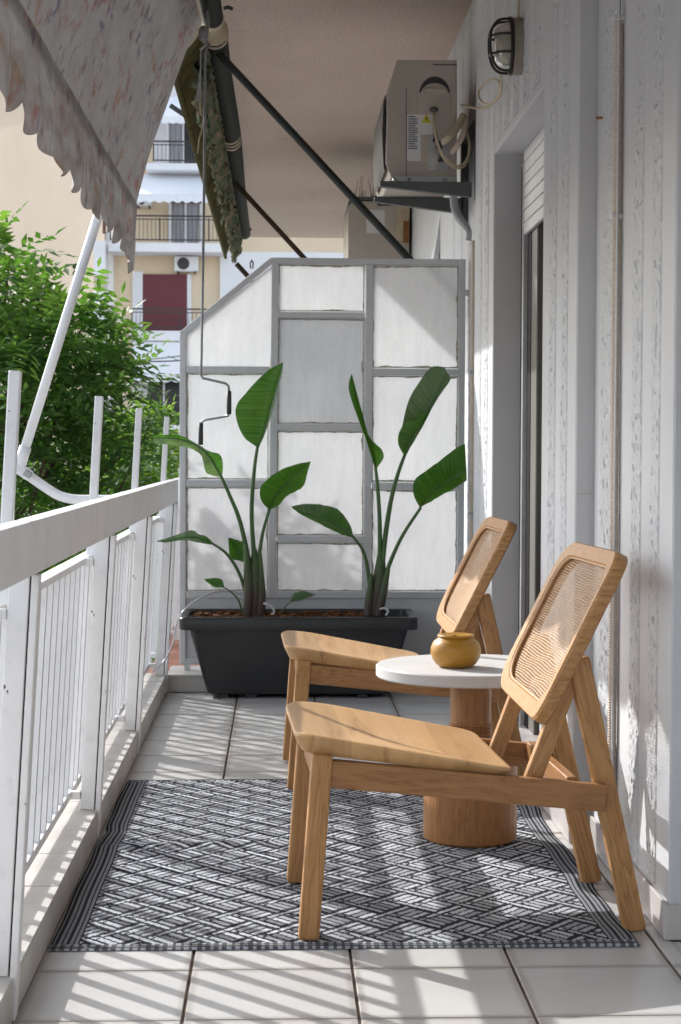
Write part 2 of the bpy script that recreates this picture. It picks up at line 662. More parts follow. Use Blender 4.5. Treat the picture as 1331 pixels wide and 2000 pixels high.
def prism(name, poly, y0, y1, mat, parent=None, bev=0, plane='XZ', **props):
    """polygon in XZ (or XY) extruded along Y (or Z)"""
    n = len(poly)
    if plane == 'XZ':
        vs_ = [(p[0], y0, p[1]) for p in poly] + [(p[0], y1, p[1]) for p in poly]
    else:
        vs_ = [(p[0], p[1], y0) for p in poly] + [(p[0], p[1], y1) for p in poly]
    fs_ = [tuple(range(n)), tuple(range(2 * n - 1, n - 1, -1))] + [(i, i + n, (i + 1) % n + n, (i + 1) % n) for i in range(n)]
    o = mesh(name, vs_, fs_, mat, parent, **props)
    bm = bmesh.new()
    bm.from_mesh(o.data)
    bmesh.ops.recalc_face_normals(bm, faces=bm.faces)
    if bev:
        bmesh.ops.bevel(bm, geom=bm.edges[:], offset=bev, segments=2, profile=.6, affect='EDGES')
    bm.to_mesh(o.data)
    bm.free()
    return o


def copy_tree(o, loc, rotz=None, parent=None):
    c = o.copy()
    C.objects.link(c)
    if parent is None:
        c.location = loc
        if rotz is not None:
            c.rotation_euler = (0, 0, rotz)
    else:
        c.parent = parent
    for ch in [q for q in bpy.data.objects if q.parent == o]:
        copy_tree(ch, None, None, c)
    return c


# ------------------------------------------------------------------ ground and balcony shell
GZ = -9.0
o = struct(mesh('ground', [(-150, -60, GZ), (150, -60, GZ), (150, 260, GZ), (-150, 260, GZ)], [(0, 1, 2, 3)], 'asphalt'))
o['label'] = 'asphalt street far below the balcony'

KX = -.463          # inner face of the kerb
CEIL = 2.88
floor = struct(box('floor', (-.60, 1.255), (-1.6, 7.41), (-.16, -.006), 'grout'))
colx = [KX, -.167, .1445, .456, .768, .80, 1.079, 1.25]
rowy = [3.125 + .3045 * k for k in range(-8, 14)] + [7.40]
for i in range(len(colx) - 1):
    for j in range(len(rowy) - 1):
        x0, x1 = colx[i] + (.003 if i else 0), colx[i + 1] - (.003 if i < 4 else 0)
        y0, y1 = rowy[j] + .0022, rowy[j + 1] - .0022
        if i == 4:
            x1 = colx[5] if rowy[j] > 3.5 else x1 + .0035
        if i >= 5:
            if rowy[j] > 3.5:
                continue
            x0 = x0 if i > 5 else .8003
            y1 = min(y1, 3.60)
        box('tile', (x0, x1), (y0, y1), (-.02, rnd.uniform(-.0006, .0006)), 'floor_tile', floor, .0015)
kerb = struct(box('kerb', (-.585, KX - .006), (-1.6, 7.41), (-.3, .070), 'grout'))
for j in range(26):
    y0 = .2 + .3045 * j - .07
    y1 = min(y0 + .3008, 7.405)
    if y0 > 7.36:
        break
    box('tile', (-.582, KX + .001), (y0, y1), (.0705, .079 + rnd.uniform(-.0008, .0008)), 'kerb_tile', kerb, .001)
    box('tile', (KX - .006, KX + .0005), (y0 + .03, y1 + .03 if y1 + .03 < 7.4 else 7.40), (.0, .0695), 'kerb_tile', kerb, .001)
slab = struct(box('balcony_slab', (-.62, 1.2), (-1.6, 16.0), (-.40, -.17), 'concrete_edge'))
step = struct(box('step', (KX, .80), (7.412, 7.72), (-.16, .060), 'grout'))
for j in range(4):
    x0 = KX + .316 * j
    box('tile', (x0 + .001, min(x0 + .314, .80)), (7.405, 7.4115), (.001, .062), 'kerb_tile', step, .001)
    box('tile', (x0 + .001, min(x0 + .314, .80)), (7.403, 7.72), (.0625, .073), 'kerb_tile', step, .0015)
nf = struct(box('neighbour_floor', (-.58, .80), (7.725, 16.0), (-.16, .028), 'grout'))
for i in range(7):
    for j in range(12):
        box('tile', (-.57 + .196 * i + .002, -.57 + .196 * i + .194), (7.73 + .196 * j, 7.73 + .196 * j + .192), (.029, .038), 'terracotta', nf)
ceil = struct(box('ceiling', (-.48, 1.2), (-1.6, 15.9), (CEIL, CEIL + .2), 'ceiling'))
box('ceiling_sun_stop', (-.64, -.4805), (-1.6, 7.30), (CEIL - .02, CEIL + .2), 'concrete_edge', ceil)  # unseen strip added above the awning fabric to keep stray sun off the wall

# ------------------------------------------------------------------ house wall with the door
wall = thing('house_wall', (.8, 5.5, 0), 'white plastered house wall with rough vertical stripes beside the lounge chairs', 'wall')
XN, XS = .80, .752
box('plaster_field', (XN, 1.25), (3.612, 4.528), (0, CEIL), 'plaster', wall, .004)
box('door_surround', (XS, 1.25), (4.5285, 5.12), (0, CEIL), 'plaster', wall, .004)
box('door_surround', (XS, 1.25), (6.316, 6.92), (0, CEIL), 'plaster', wall, .004)
box('lintel', (XS + .001, 1.25), (5.121, 6.315), (2.045, CEIL), 'plaster', wall, .003)
box('plaster_field', (XN, 1.25), (6.921, 15.9), (0, CEIL), 'plaster', wall)


def rough_band(y0, y1, z0, z1, xf, parent, seed):
    """a strip of thrown stucco: coarse grains standing proud, with small pits between them"""
    near = y0 < 5.1
    st_ = .0048 if near else .0085
    ny, nz = max(6, int((y1 - y0) / st_)), int((z1 - z0) / st_)
    ys = np.linspace(y0, y1, ny + 1)
    zs = np.linspace(z0, z1, nz + 1)
    vs_, fs_ = [], []
    for z in zs:
        for k, y in enumerate(ys):
            q = noise.noise(Vector((y * 78 + seed * 3.7, z * 64, seed)))
            q1 = noise.noise(Vector((y * 19, z * 12, seed + 9)))
            q2 = noise.noise(Vector((y * 60, z * 44, seed + 5)))
            d = .0030 + .0030 * q + .0012 * q1 - (.0062 if q2 > .40 + .12 * q1 else 0)
            if k in (0, ny):
                d = -.0012
            elif k in (1, ny - 1):
                d = max(d, .0010)
            vs_.append((xf - max(d, -.0020), y, z))
    for i in range(nz):
        for k in range(ny):
            a = i * (ny + 1) + k
            fs_.append((a, a + ny + 1, a + ny + 2, a + 1))
    mesh('rough_band', vs_, fs_, 'rough_plaster', parent, False)


box('storey', (1.26, 12), (-12, 15.9), (-.16, 13.5), 'plaster', wall)
box('storey', (.0, 12), (-12, 15.9), (GZ, -.41), 'plaster', wall)
box('storey', (-.3, 1.2), (-12, 15.9), (CEIL + .21, 13.5), 'plaster', wall)
sd = 0
for y0, y1, xf in ((3.736, 3.832, XN), (3.928, 4.037, XN), (4.275, 4.43, XN), (4.66, 4.762, XS), (4.86, 4.98, XS), (6.45, 6.57, XS), (6.67, 6.77, XS), (7.0, 7.12, XN), (7.25, 7.35, XN), (7.52, 7.62, XN), (7.85, 7.97, XN), (8.2, 8.32, XN)):
    sd += 1
    rough_band(y0, y1, .085, CEIL - .01, xf, wall, sd)
for y0, y1 in ((5.2, 5.34), (5.43, 5.56), (5.66, 5.8), (5.9, 6.02), (6.1, 6.24)):
    sd += 1
    rough_band(y0, y1, 2.075, CEIL - .01, XS + .001, wall, sd)
# crack and repair on the surround's return
box('crack', (XS + .004, XN - .002), (4.5262, 4.5284), (.893, .8955), 'concrete_edge', wall)
tube('nail', [(0.8,4.901,1.91), (0.8,4.447,1.829)], .0035, 'cork', wall, 6)
# skirting tiles
for x0, x1, y0, y1 in ((XN - .009, XN - .0005, 3.617, 3.92), (XN - .009, XN - .0005, 3.922, 4.222), (XN - .009, XN - .0005, 4.224, 4.517),
                       (XS - .010, XS - .0005, 4.528, 4.82), (XS - .010, XS - .0005, 4.822, 5.118), (XS - .010, XS - .0005, 6.317, 6.618), (XS - .010, XS - .0005, 6.62, 6.918), (XN - .010, XN - .0005, 6.93, 7.4)):
    box('skirting_tile', (x0, x1), (y0, y1), (.002, .077), 'skirting', wall, .0015)
box('skirting_tile', (XS - .010, XN - .0005), (4.5175, 4.5275), (.002, .077), 'skirting', wall, .0015)
box('skirting_tile', (XN - .009, 1.1), (3.602, 3.6115), (.002, .075), 'skirting', wall, .0015)

# balcony door, parts of the wall's opening
door = put('door', None, Matrix.Translation((.87, 5.7, 0)), wall)
XD = .862
box('guide_rail', (XD - .012, XD + .03), (6.235, 6.3155), (0, 2.0), 'black_gasket', door)
box('guide_channel', (XD - .02, XD + .03), (6.205, 6.234), (0, 2.0), 'alu', door, .002)
box('guide_rail', (XD - .004, XD + .03), (6.115, 6.2045), (0, 2.0), 'black_gasket', door)
box('leaf_stile', (XD - .002, XD + .04), (5.985, 6.1175), (.02, 1.98), 'door_beige', door, .004)
box('pane', (XD + .018, XD + .028), (5.2, 5.985), (.1, 1.9), 'bg_dark', door)
box('leaf_stile', (XD - .002, XD + .04), (5.125, 5.2), (.02, 1.98), 'door_beige', door, .004)
for k in range(7):
    z1 = 2.043 - k * .042
    box('shutter_slat', (XD - .018, XD - .004), (5.13, 6.225), (z1 - .040, z1), 'shutter', door, .004, 2)
box('threshold', (XS + .002, XD + .04), (5.122, 6.314), (0, .045), 'skirting', door, .003)

# ------------------------------------------------------------------ railing
LEAN = .045 / .80


def lx(x, z):
    return x + LEAN * z


def railing(name, label, posts, yend, y_start):
    r = thing(name, (-.5, posts[0], 0), label, 'railing')
    # handrail: a flat box on edge
    bar('handrail', (lx(-.487, .83), y_start, .830), (lx(-.487, .83), yend, .832), .038, .094, 'paint_white', r, bev=.003, seg=2)
    xm = lambda z: lx(-.548, z)
    for i, py in enumerate(posts):
        for nm, dx, w, z0, zt in (('post', -.4935, .036, .0805, .783), ('flat_post', -.4655, .013, .002, .783)):
            bar(nm, (lx(dx, z0) , py, z0), (lx(dx, zt), py, zt), w, .032 if nm == 'post' else .036, 'paint_white', r, up=(0, 1, 0), bev=.0015)
        bar('rusty_seam', (lx(-.4738, .081), py + .001, .081), (lx(-.4738, .781), py + .001, .781), .004, .024, 'rust', r, up=(0, 1, 0))
        bar('spike', (lx(-.5225, .73), py + .004, .73), (lx(-.5225, 1.137), py + .004, 1.137), .021, .021, 'paint_white', r, up=(0, 1, 0), bev=.002)
        for z in (.714, .118):
            bar('bracket', (xm(z) + .011, py - .012, z), (lx(-.512, z), py - .012, z), .02, .02, 'paint_white', r, bev=.001)
    n0 = len(posts)
    ys0, ys1 = y_start, yend
    for z, h in ((.7175, .016), (.118, .02)):
        bar('infill_rail', (xm(z), ys0, z), (xm(z), ys1, z), .034 if z > .5 else .024, h, 'paint_white', r, bev=.0015)
    return r, xm


rail, xm = railing('balcony_railing', 'white painted metal balcony railing with upright spikes along the left', [1.68, 3.14, 4.595, 5.90, 7.352], 7.50, .4)
y = .45
k = 0
while y < 7.45:
    bar('baluster', (xm(.1285), y, .1285), (xm(.709), y, .709), .02, .02, 'paint_white', rail, up=(0, 1, 0))
    y += .1073
nrail, xm = railing('neighbour_railing', 'white railing of the next balcony, behind the frosted screen', [8.7, 10.1, 11.5, 12.9], 14.5, 7.70)
y = 7.76
while y < 14.4:
    bar('baluster', (xm(.1285), y, .1285), (xm(.709), y, .709), .02, .02, 'paint_white', nrail, up=(0, 1, 0))
    y += .1073

# ------------------------------------------------------------------ frosted privacy screen
SY = 7.56
scr = thing('privacy_screen', (.2, SY, .08), 'grey metal privacy screen with frosted white panes and one cut-off corner', 'screen')


def sbar(nm, a, b, w, h, y0=SY, dep=.03):
    bar(nm, a, b, dep, w, 'paint_grey', scr, up=(0, 0, 1) if abs(b[0] - a[0]) > abs(b[2] - a[2]) else (1, 0, 0), bev=.002)


xl, xr = -.4045, .768
xa0, xa1 = -.018, -.030        # left mullion, top and bottom
xb0, xb1 = .378, .370
zt, zb = 1.796, .392
sbar('stile', (xl, SY, .10), (xl, SY, 1.486), .026, .03)
sbar('stile', (xr, SY, .10), (xr, SY, zt + .014), .027, .03)
sbar('mullion', (xa1, SY, zb - .012), (xa0, SY, zt - .012), .030, .03)
sbar('mullion', (xb1, SY, zb - .012), (xb0, SY, zt - .012), .030, .03)
sbar('slanted_rail', (xl - .008, SY + .001, 1.483), (xa0 - .012, SY + .001, zt + .004), .026, .03)
sbar('rail', (xa0 - .016, SY + .002, zt), (xr + .014, SY + .002, zt), .026, .03)
sbar('rail', (xl + .013, SY + .001, zb), (xr - .013, SY + .001, zb), .028, .03)
sbar('rail', (xl + .013, SY + .001, .113), (xr - .013, SY + .001, .113), .026, .03)
HL = [(-0.218,7.56,1.339), (-0.217,7.56,0.862)]
HM = [(0.179,7.56,1.57), (0.181,7.56,1.099), (0.183,7.56,0.628)]
HR = [(0.569,7.56,1.334), (0.572,7.56,0.854)]
zL = [zb] + [p[2] for p in reversed(HL)] + [None]
zM = [zb] + [p[2] for p in reversed(HM)] + [zt]
zR = [zb] + [p[2] for p in reversed(HR)] + [zt]
for p in HL:
    sbar('glazing_bar', (xl + .0135, SY, p[2]), (xa1 - .010, SY, p[2]), .027, .03)
for p in HM:
    sbar('glazing_bar', (xa1 + .020, SY, p[2]), (xb1 - .012, SY, p[2]), .025, .03)
for p in HR:
    sbar('glazing_bar', (xb1 + .020, SY, p[2]), (xr - .0140, SY, p[2]), .026, .03)


def putty(x0, x1, z0, z1, seed, pane):
    """crumbling bead of putty round a pane"""
    vs_, fs_ = [], []
    per = [((x0, z0), (x1, z0), (0, 1)), ((x1, z0), (x1, z1), (-1, 0)), ((x1, z1), (x0, z1), (0, -1)), ((x0, z1), (x0, z0), (1, 0))]
    for (a, b, nrm) in per:
        L = math.hypot(b[0] - a[0], b[1] - a[1])
        n = max(4, int(L / .012))
        base = len(vs_)
        for k in range(n + 1):
            f = k / n
            px_, pz_ = a[0] + (b[0] - a[0]) * f, a[1] + (b[1] - a[1]) * f
            w = .0035 + .006 * max(0, noise.fractal(Vector((f * L * 14, seed * 3.3 + nrm[0] * 2 + nrm[1], 0)), .7, 2, 4) + .12)
            vs_ += [(px_, SY - .011, pz_), (px_ + nrm[0] * w, SY - .0065, pz_ + nrm[1] * w), (px_ + nrm[0] * w * 1.15, SY - .0025, pz_ + nrm[1] * w * 1.15)]
        for k in range(n):
            q = base + 3 * k
            fs_ += [(q, q + 3, q + 4, q + 1), (q + 1, q + 4, q + 5, q + 2)]
    mesh('putty', vs_, fs_, 'putty', pane)


def pane(x0, x1, z0, z1, mat='pane', label=None):
    o = box('pane', (x0 - .007, x1 + .007), (SY - .0025, SY + .0025), (z0 - .004, z1 + .004), mat, scr)
    if label:
        o['label'] = label
    putty(x0 + .0025, x1 - .0025, z0 + .0025, z1 - .0025, rnd.random() * 90, o)
    return o


e = .0145
for k in range(2):
    pane(xl + .0125, xa1 - .013, zL[k] + e, zL[k + 1] - e)
for k in range(4):
    pane(xa1 + .0185, xb1 - .0125, zM[k] + e - .001, zM[k + 1] - e + .001, 'pane_textured' if k == 2 else 'pane', 'greyer pebbled pane' if k == 2 else None)
for k in range(3):
    pane(xb1 + .0175, xr - .0135, zR[k] + e, zR[k + 1] - e)
z0 = zL[2] + e
prism('pane', [(xl + .0135, z0), (xa1 - .010, z0), (xa0 - .008, zt - .016), (xl + .0065, 1.482)], SY - .0025, SY + .0025, 'pane', scr)
box('kick_panel', (xl + .0135, xr - .014), (SY - .004, SY + .004), (.1265, zb - .0145), 'paint_grey', scr)
for x in (xl + .02, xr - .02):
    box('foot', (x - .012, x + .012), (SY - .012, SY + .012), (.0735, .0995), 'paint_grey', scr)
box('hinge_clip', (xr - .012, xr + .032), (SY - .024, SY - .016), (0.746,0.793,1.655,1.681)[2:], 'paint_grey', scr, .002)

# ------------------------------------------------------------------ rug
def make_rug():
    x0, x1, y0, y1 = -.458, .728, 3.562, 5.402
    nx, ny = 360, 400
    xs = np.linspace(x0, x1, nx + 1)
    ys = np.linspace(y0, y1, ny + 1)
    GX, GY = np.meshgrid(xs, ys)
    wob = .0025 * np.sin(GY * 9.0 + 1) + .0012 * np.sin(GY * 23)
    edge = np.clip((GX - .45) / .27, 0, 1) ** 2
    GXd = GX + edge * (wob * 1.6 - .010 * np.exp(-((GY - 4.75) / .16) ** 2))
    ledge = np.clip((-.2 - GX) / .25, 0, 1) ** 2
    GXd = GXd + ledge * (.0015 * np.sin(GY * 12) + .014 * np.exp(-((GY - 4.62) / .09) ** 2))
    GZ_ = .0055 + .0012 * np.sin(GX * 9 + GY * 4) + .0015 * np.sin(GY * 7.1)
    GZ_ += ledge * .007 * np.exp(-((GY - 4.60) / .07) ** 2) + .0045 * np.exp(-((GY - 4.55 - .2 * GX) / .03) ** 2) * np.clip((.15 - GX) / .3, 0, 1)
    GZ_ = np.maximum(GZ_, .003)
    GZ_[0, :] = GZ_[-1, :] = .0015
    GZ_[:, 0] = GZ_[:, -1] = .0015
    # weave
    cx = (GX[:-1, :-1] + GX[1:, 1:]) / 2
    cy = (GY[:-1, :-1] + GY[1:, 1:]) / 2
    rg = np.random.RandomState(3)
    jit = rg.normal(0, .0006, cx.shape)
    P, Q = .113, .128
    U = (cx - x0) / P + (cy - y0) / Q
    V = (cx - x0) / P - (cy - y0) / Q + 40
    U = U + jit / P
    V = V + rg.normal(0, .0006, cx.shape) / P
    iu, iv = np.floor(U).astype(int), np.floor(V).astype(int)
    fu, fv = U - iu, V - iv
    slash = (iu + iv) % 2 == 0
    NS = 3
    tone = np.zeros(cx.shape)
    # stripes running along U in slash cells, along V in the others
    across = (np.where(slash, fv, fu) - .29) / .71 * NS
    along = np.where(slash, fu, fv)
    st = np.floor(across).astype(int)
    fs_ = across - st
    lit = (fs_ > .16) & (fs_ < .86) & (along > .09) & (along < .91) & (across > 0)
    hsh = np.abs(np.sin(iu * 12.9898 + iv * 78.233 + st * 37.719) * 43758.5453) % 1
    big = np.vectorize(lambda a, b: noise.noise(Vector((a * 4.2, b * 2.3, 1.0))))(cx[::8, ::8], cy[::8, ::8])
    big = np.kron(big, np.ones((8, 8)))[:cx.shape[0], :cx.shape[1]]
    tone = np.where(lit, .38 + .24 * (hsh - .5) + .14 * big, 0)
    # long single strands: their ends run on over the neighbouring blocks
    for lo_, hi_ in ((-.46, 1.46), (-.02, 1.02)):
        for sgn in (0, 1):
            a_, b_ = (U, V) if sgn == 0 else (V, U)
            ib = np.floor(b_).astype(int)
            fb = b_ - ib
            for da in (0, -1, 1):
                ia = np.floor(a_).astype(int) + da
                own = ((ia + ib) % 2 == sgn)
                rel = a_ - ia
                on = own & (rel > lo_) & (rel < hi_) & (fb < .30)
                core = on & (fb > .085) & (fb < .215) & (rel > lo_ + .05) & (rel < hi_ - .05)
                hs2 = np.abs(np.sin(ia * 45.1 + ib * 12.7 + sgn) * 9131.7) % 1
                tone = np.where(on, 0, tone)
                tone = np.where(core, .44 + .18 * (hs2 - .5) + .12 * big, tone)
    # side borders: four dark and pale lines
    bl, br = cx - x0, x1 - cx
    bs = np.minimum(bl, br)
    inb = bs < .058
    stripe = ((bs / .0112) % 1.0 > .50)
    tone = np.where(inb, np.where(stripe, .24, 0), tone)
    be = np.minimum(cy - y0, y1 - cy)
    ine = be < .030
    dash = (np.floor(cx / .0085).astype(int) % 2 == 0)
    line = (np.floor(be / .006).astype(int) % 2 == 0)
    tone = np.where(ine, np.where(dash & line, .38, np.where(line, .10, .06)), tone)
    dark = np.array((.024, .026, .033))
    lightc = np.array((.95, 1.0, 1.07))
    g = np.clip(tone, 0, 1)[..., None]
    colr = np.where(g > .005, g * lightc, dark)
    colr = colr * (1 + rg.normal(0, .05, colr.shape[:2])[..., None])
    # relief: pale yarn stands proud
    zc = np.where(tone > .2, .0009, 0)
    Zv = GZ_.copy()
    Zv[1:-1, 1:-1] += (zc[1:, 1:] + zc[:-1, :-1] + zc[1:, :-1] + zc[:-1, 1:]) / 4
    vs_ = np.stack([GXd, GY, Zv], -1).reshape(-1, 3)
    idx = np.arange((nx + 1) * (ny + 1)).reshape(ny + 1, nx + 1)
    fc = np.stack([idx[:-1, :-1], idx[:-1, 1:], idx[1:, 1:], idx[1:, :-1]], -1).reshape(-1, 4)
    me = bpy.data.meshes.new('rug')
    me.vertices.add(len(vs_))
    org = np.array((.13, 4.48, 0))
    me.vertices.foreach_set('co', (vs_ - org).ravel())
    me.loops.add(len(fc) * 4)
    me.loops.foreach_set('vertex_index', fc.ravel())
    me.polygons.add(len(fc))
    me.polygons.foreach_set('loop_start', np.arange(len(fc)) * 4)
    me.polygons.foreach_set('loop_total', np.full(len(fc), 4))
    at = me.attributes.new('yarn', 'FLOAT_COLOR', 'FACE')
    at.data.foreach_set('color', np.concatenate([np.clip(colr, 0, 1).reshape(-1, 3), np.ones((len(fc), 1))], 1).astype(np.float32).ravel())
    me.validate()
    finish(me, 'rug')
    # hem all round, thickness under the weave
    o = put('rug', me, Matrix.Translation(org))
    return tag(o, 'black and white woven outdoor rug lying under the chairs and table', 'rug')


rug = make_rug()

# ------------------------------------------------------------------ lounge chairs
def rounded(pts, rad, seg=6):
    """round the corners of a polygon"""
    out = []
    n = len(pts)
    for i in range(n):
        p0, p1, p2 = Vector(pts[i - 1]), Vector(pts[i]), Vector(pts[(i + 1) % n])
        r_ = rad[i] if isinstance(rad, (list, tuple)) else rad
        a = p1 + (p0 - p1).normalized() * r_
        b = p1 + (p2 - p1).normalized() * r_
        for k in range(seg + 1):
            f = k / seg
            out.append((1 - f) ** 2 * a + 2 * f * (1 - f) * p1 + f * f * b)
    return out


def make_chair():
    """local frame: x backwards (towards the house), y across (0 near side, .53 far side), z up"""
    ch = thing('lounge_chair', (0, 0, 0), '', 'chair', 'pair of teak lounge chairs')
    WD = .53
    for y in (.022, WD - .022):
        bar('leg', (.055, y, .0065), (.082, y, .385), .040, .042, 'teak', ch, up=(1, 0, 0), bev=.006, seg=3)
        yb = .045 if y < .2 else WD - .045
        bar('leg', (.740, yb + (.012 if y < .2 else -.012), .002), (.612, yb, .575), .034, .046, 'teak', ch, up=(1, 0, 0), bev=.006, seg=3)
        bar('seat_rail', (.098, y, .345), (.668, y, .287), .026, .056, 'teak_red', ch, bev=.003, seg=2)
        ys = .052 if y < .2 else WD - .052
        bar('back_support', (.512, ys, .30), (.614, ys, .572), .026, .036, 'teak', ch, up=(1, 0, 0), bev=.004, seg=2)
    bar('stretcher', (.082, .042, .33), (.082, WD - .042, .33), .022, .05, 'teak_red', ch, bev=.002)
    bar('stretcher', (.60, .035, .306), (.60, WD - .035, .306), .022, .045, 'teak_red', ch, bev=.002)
    # seat: sculpted slab
    nu, nv = 30, 34
    x0, x1 = .026, .472
    out = rounded([(x0, 0), (x1, .012), (x1 - .004, WD - .012), (x0, WD)], [.060, .030, .060, .12], 10)
    # polar rings from outline to centre
    cxy = Vector((.24, WD / 2))

    def ztop(x, y):
        u = (x - x0) / (x1 - x0)
        v = (y / WD - .5) * 2
        z = .424 - .062 * u + .008 * math.cos(u * math.pi)
        z -= .017 * (1 - v * v) * (.35 + .65 * math.sin(min(1, max(0, u)) * math.pi))
        z -= .004 * max(0, 1 - u / .06) ** 2
        return z

    vs_, fs_, N = [], [], len(out)
    rings = [1.0, .985, .95, .88, .78, .66, .53, .40, .27, .14]
    for s in rings:
        for p in out:
            q = cxy + (p - cxy) * s
            dz = -.002 if s == 1.0 else 0
            vs_.append((q.x, q.y, ztop(q.x, q.y) + dz))
    vs_.append((cxy.x, cxy.y, ztop(cxy.x, cxy.y)))
    for r_ in range(len(rings) - 1):
        for k in range(N):
            fs_.append((r_ * N + k, r_ * N + (k + 1) % N, (r_ + 1) * N + (k + 1) % N, (r_ + 1) * N + k))
    last = (len(rings) - 1) * N
    for k in range(N):
        fs_.append((last + k, last + (k + 1) % N, len(vs_) - 1))
    b0 = len(vs_)
    for s, dz in ((1.0, -.016), (.93, -.034), (.5, -.032)):
        for p in out:
            q = cxy + (p - cxy) * s
            u = (q.x - x0) / (x1 - x0)
            zb_ = .424 - .062 * u
            vs_.append((q.x, q.y, zb_ + dz if s < 1 else ztop(q.x, q.y) - .007))
    for k in range(N):
        fs_.append((k, b0 + k, b0 + (k + 1) % N, (k + 1) % N))
        for r_ in range(2):
            a = b0 + r_ * N
            fs_.append((a + k, a + N + k, a + N + (k + 1) % N, a + (k + 1) % N))
    fs_.append(tuple(b0 + 2 * N + k for k in range(N)))
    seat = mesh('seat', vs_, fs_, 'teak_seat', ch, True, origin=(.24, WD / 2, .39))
    seat.data.set_sharp_from_angle(angle=R(28))
    # backrest: frame in its own plane (s up the slope, w across)
    base = Vector((.512, 0, .448))
    up = Vector((.172, 0, .345)).normalized()
    nrm = Vector((up.z, 0, -up.x))          # pointing back, away from the sitter

    def bp(w, s, d=0.0):
        curve = .012 * (1 - ((w - WD / 2) / (WD / 2)) ** 2)
        return base + up * s + nrm * (d + curve) + Vector((0, w, 0))

    S = .392
    outer = rounded([(.0, .0), (WD, .012), (WD, S), (0, S)], [.065, .095, .095, .060], 10)
    inner = rounded([(.034, .040), (WD - .034, .046), (WD - .034, S - .036), (.034, S - .036)], [.055, .085, .080, .055], 10)
    N = len(outer)
    vs_, fs_ = [], []
    loops = [(outer, .0, 1), (outer, .006, 0), (outer, .027, 0), (outer, .031, 1), (inner, .031, 0), (inner, .003, 0), (inner, .0, 2)]
    c2 = Vector((WD / 2, S / 2))
    for lp, d, ins in loops:
        for p in lp:
            q = Vector(p)
            if ins == 1:
                q = q + (c2 - q).normalized() * .005
            if ins == 2:
                q = q - (c2 - q).normalized() * .004
            vs_.append(bp(q.x, q.y, d))
    nl = len(loops)
    for r_ in range(nl):
        a, b = r_ * N, ((r_ + 1) % nl) * N
        for k in range(N):
            fs_.append((a + k, a + (k + 1) % N, b + (k + 1) % N, b + k))
    bk = mesh('backrest', vs_, fs_, 'teak', ch, True, origin=base)
    bk.data.set_sharp_from_angle(angle=R(30))
    bm = bmesh.new()
    bm.from_mesh(bk.data)
    bmesh.ops.recalc_face_normals(bm, faces=bm.faces)
    bm.to_mesh(bk.data)
    bm.free()
    # cane: wavy weft over fine warp, too small to pick apart
    vs_, fs_ = [], []
    poly = [Vector(p) for p in inner]

    def span(s):
        xs_ = []
        for i in range(len(poly)):
            a, b = poly[i - 1], poly[i]
            if (a.y - s) * (b.y - s) < 0:
                xs_.append(a.x + (b.x - a.x) * (s - a.y) / (b.y - a.y))
        return (min(xs_), max(xs_)) if len(xs_) > 1 else None

    def vspan(w):
        ys_ = []
        for i in range(len(poly)):
            a, b = poly[i - 1], poly[i]
            if (a.x - w) * (b.x - w) < 0:
                ys_.append(a.y + (b.y - a.y) * (w - a.x) / (b.x - a.x))
        return (min(ys_), max(ys_)) if len(ys_) > 1 else None

    def ribbon(pts, wid, ax):
        base_ = len(vs_)
        for p, d in pts:
            if ax == 'w':
                vs_.append(bp(p[0], p[1] - wid / 2, d)); vs_.append(bp(p[0], p[1], d - .0009)); vs_.append(bp(p[0], p[1] + wid / 2, d))
            else:
                vs_.append(bp(p[0] - wid / 2, p[1], d)); vs_.append(bp(p[0], p[1], d - .0007)); vs_.append(bp(p[0] + wid / 2, p[1], d))
        for k in range(len(pts) - 1):
            q = base_ + 3 * k
            fs_.append((q, q + 3, q + 4, q + 1))
            fs_.append((q + 1, q + 4, q + 5, q + 2))

    s = .044
    i = 0
    while s < S - .038:
        sp = span(s)
        if sp:
            pts = []
            for k in range(37):
                w = sp[0] + (sp[1] - sp[0]) * k / 36
                pts.append(((w, s + .0016 * math.sin(w * 30 + i * .5) + .0014 * noise.noise(Vector((w * 9, i * .35, 0)))), .012 + .0012 * math.sin(k * math.pi + i * math.pi)))
            ribbon(pts, .0021, 'w')
        s += .0060
        i += 1
    w = .040
    while w < WD - .038:
        sp = vspan(w)
        if sp:
            pts = []
            for k in range(25):
                s_ = sp[0] + (sp[1] - sp[0]) * k / 24
                pts.append(((w + .0008 * noise.noise(Vector((w * 40, s_ * 20, 3))), s_), .0128))
            ribbon(pts, .0010, 's')
        w += .0056
    cn = mesh('cane_panel', vs_, fs_, 'cane', bk, True, kind='stuff')
    rim = [Vector(p) for p in inner]
    rim = [bp(p.x + (WD / 2 - p.x) * .012, p.y + (S / 2 - p.y) * .012, .004) for p in rim]
    rv, rf = tube_geo(rim + [rim[0]], .0028, 6, False)
    mesh('cane_binding', rv, rf, 'cane', bk, True)
    return ch


ch = make_chair()
ch.location = (.008, 3.598, 0)
ch.rotation_euler = (0, 0, R(2.5))
ch['label'] = 'teak lounge chair with cane back in front, nearest the viewer'
ch2 = copy_tree(ch, (-.008, 5.225, 0), R(1.5))
ch2['label'] = 'teak lounge chair with cane back, behind the round side table'

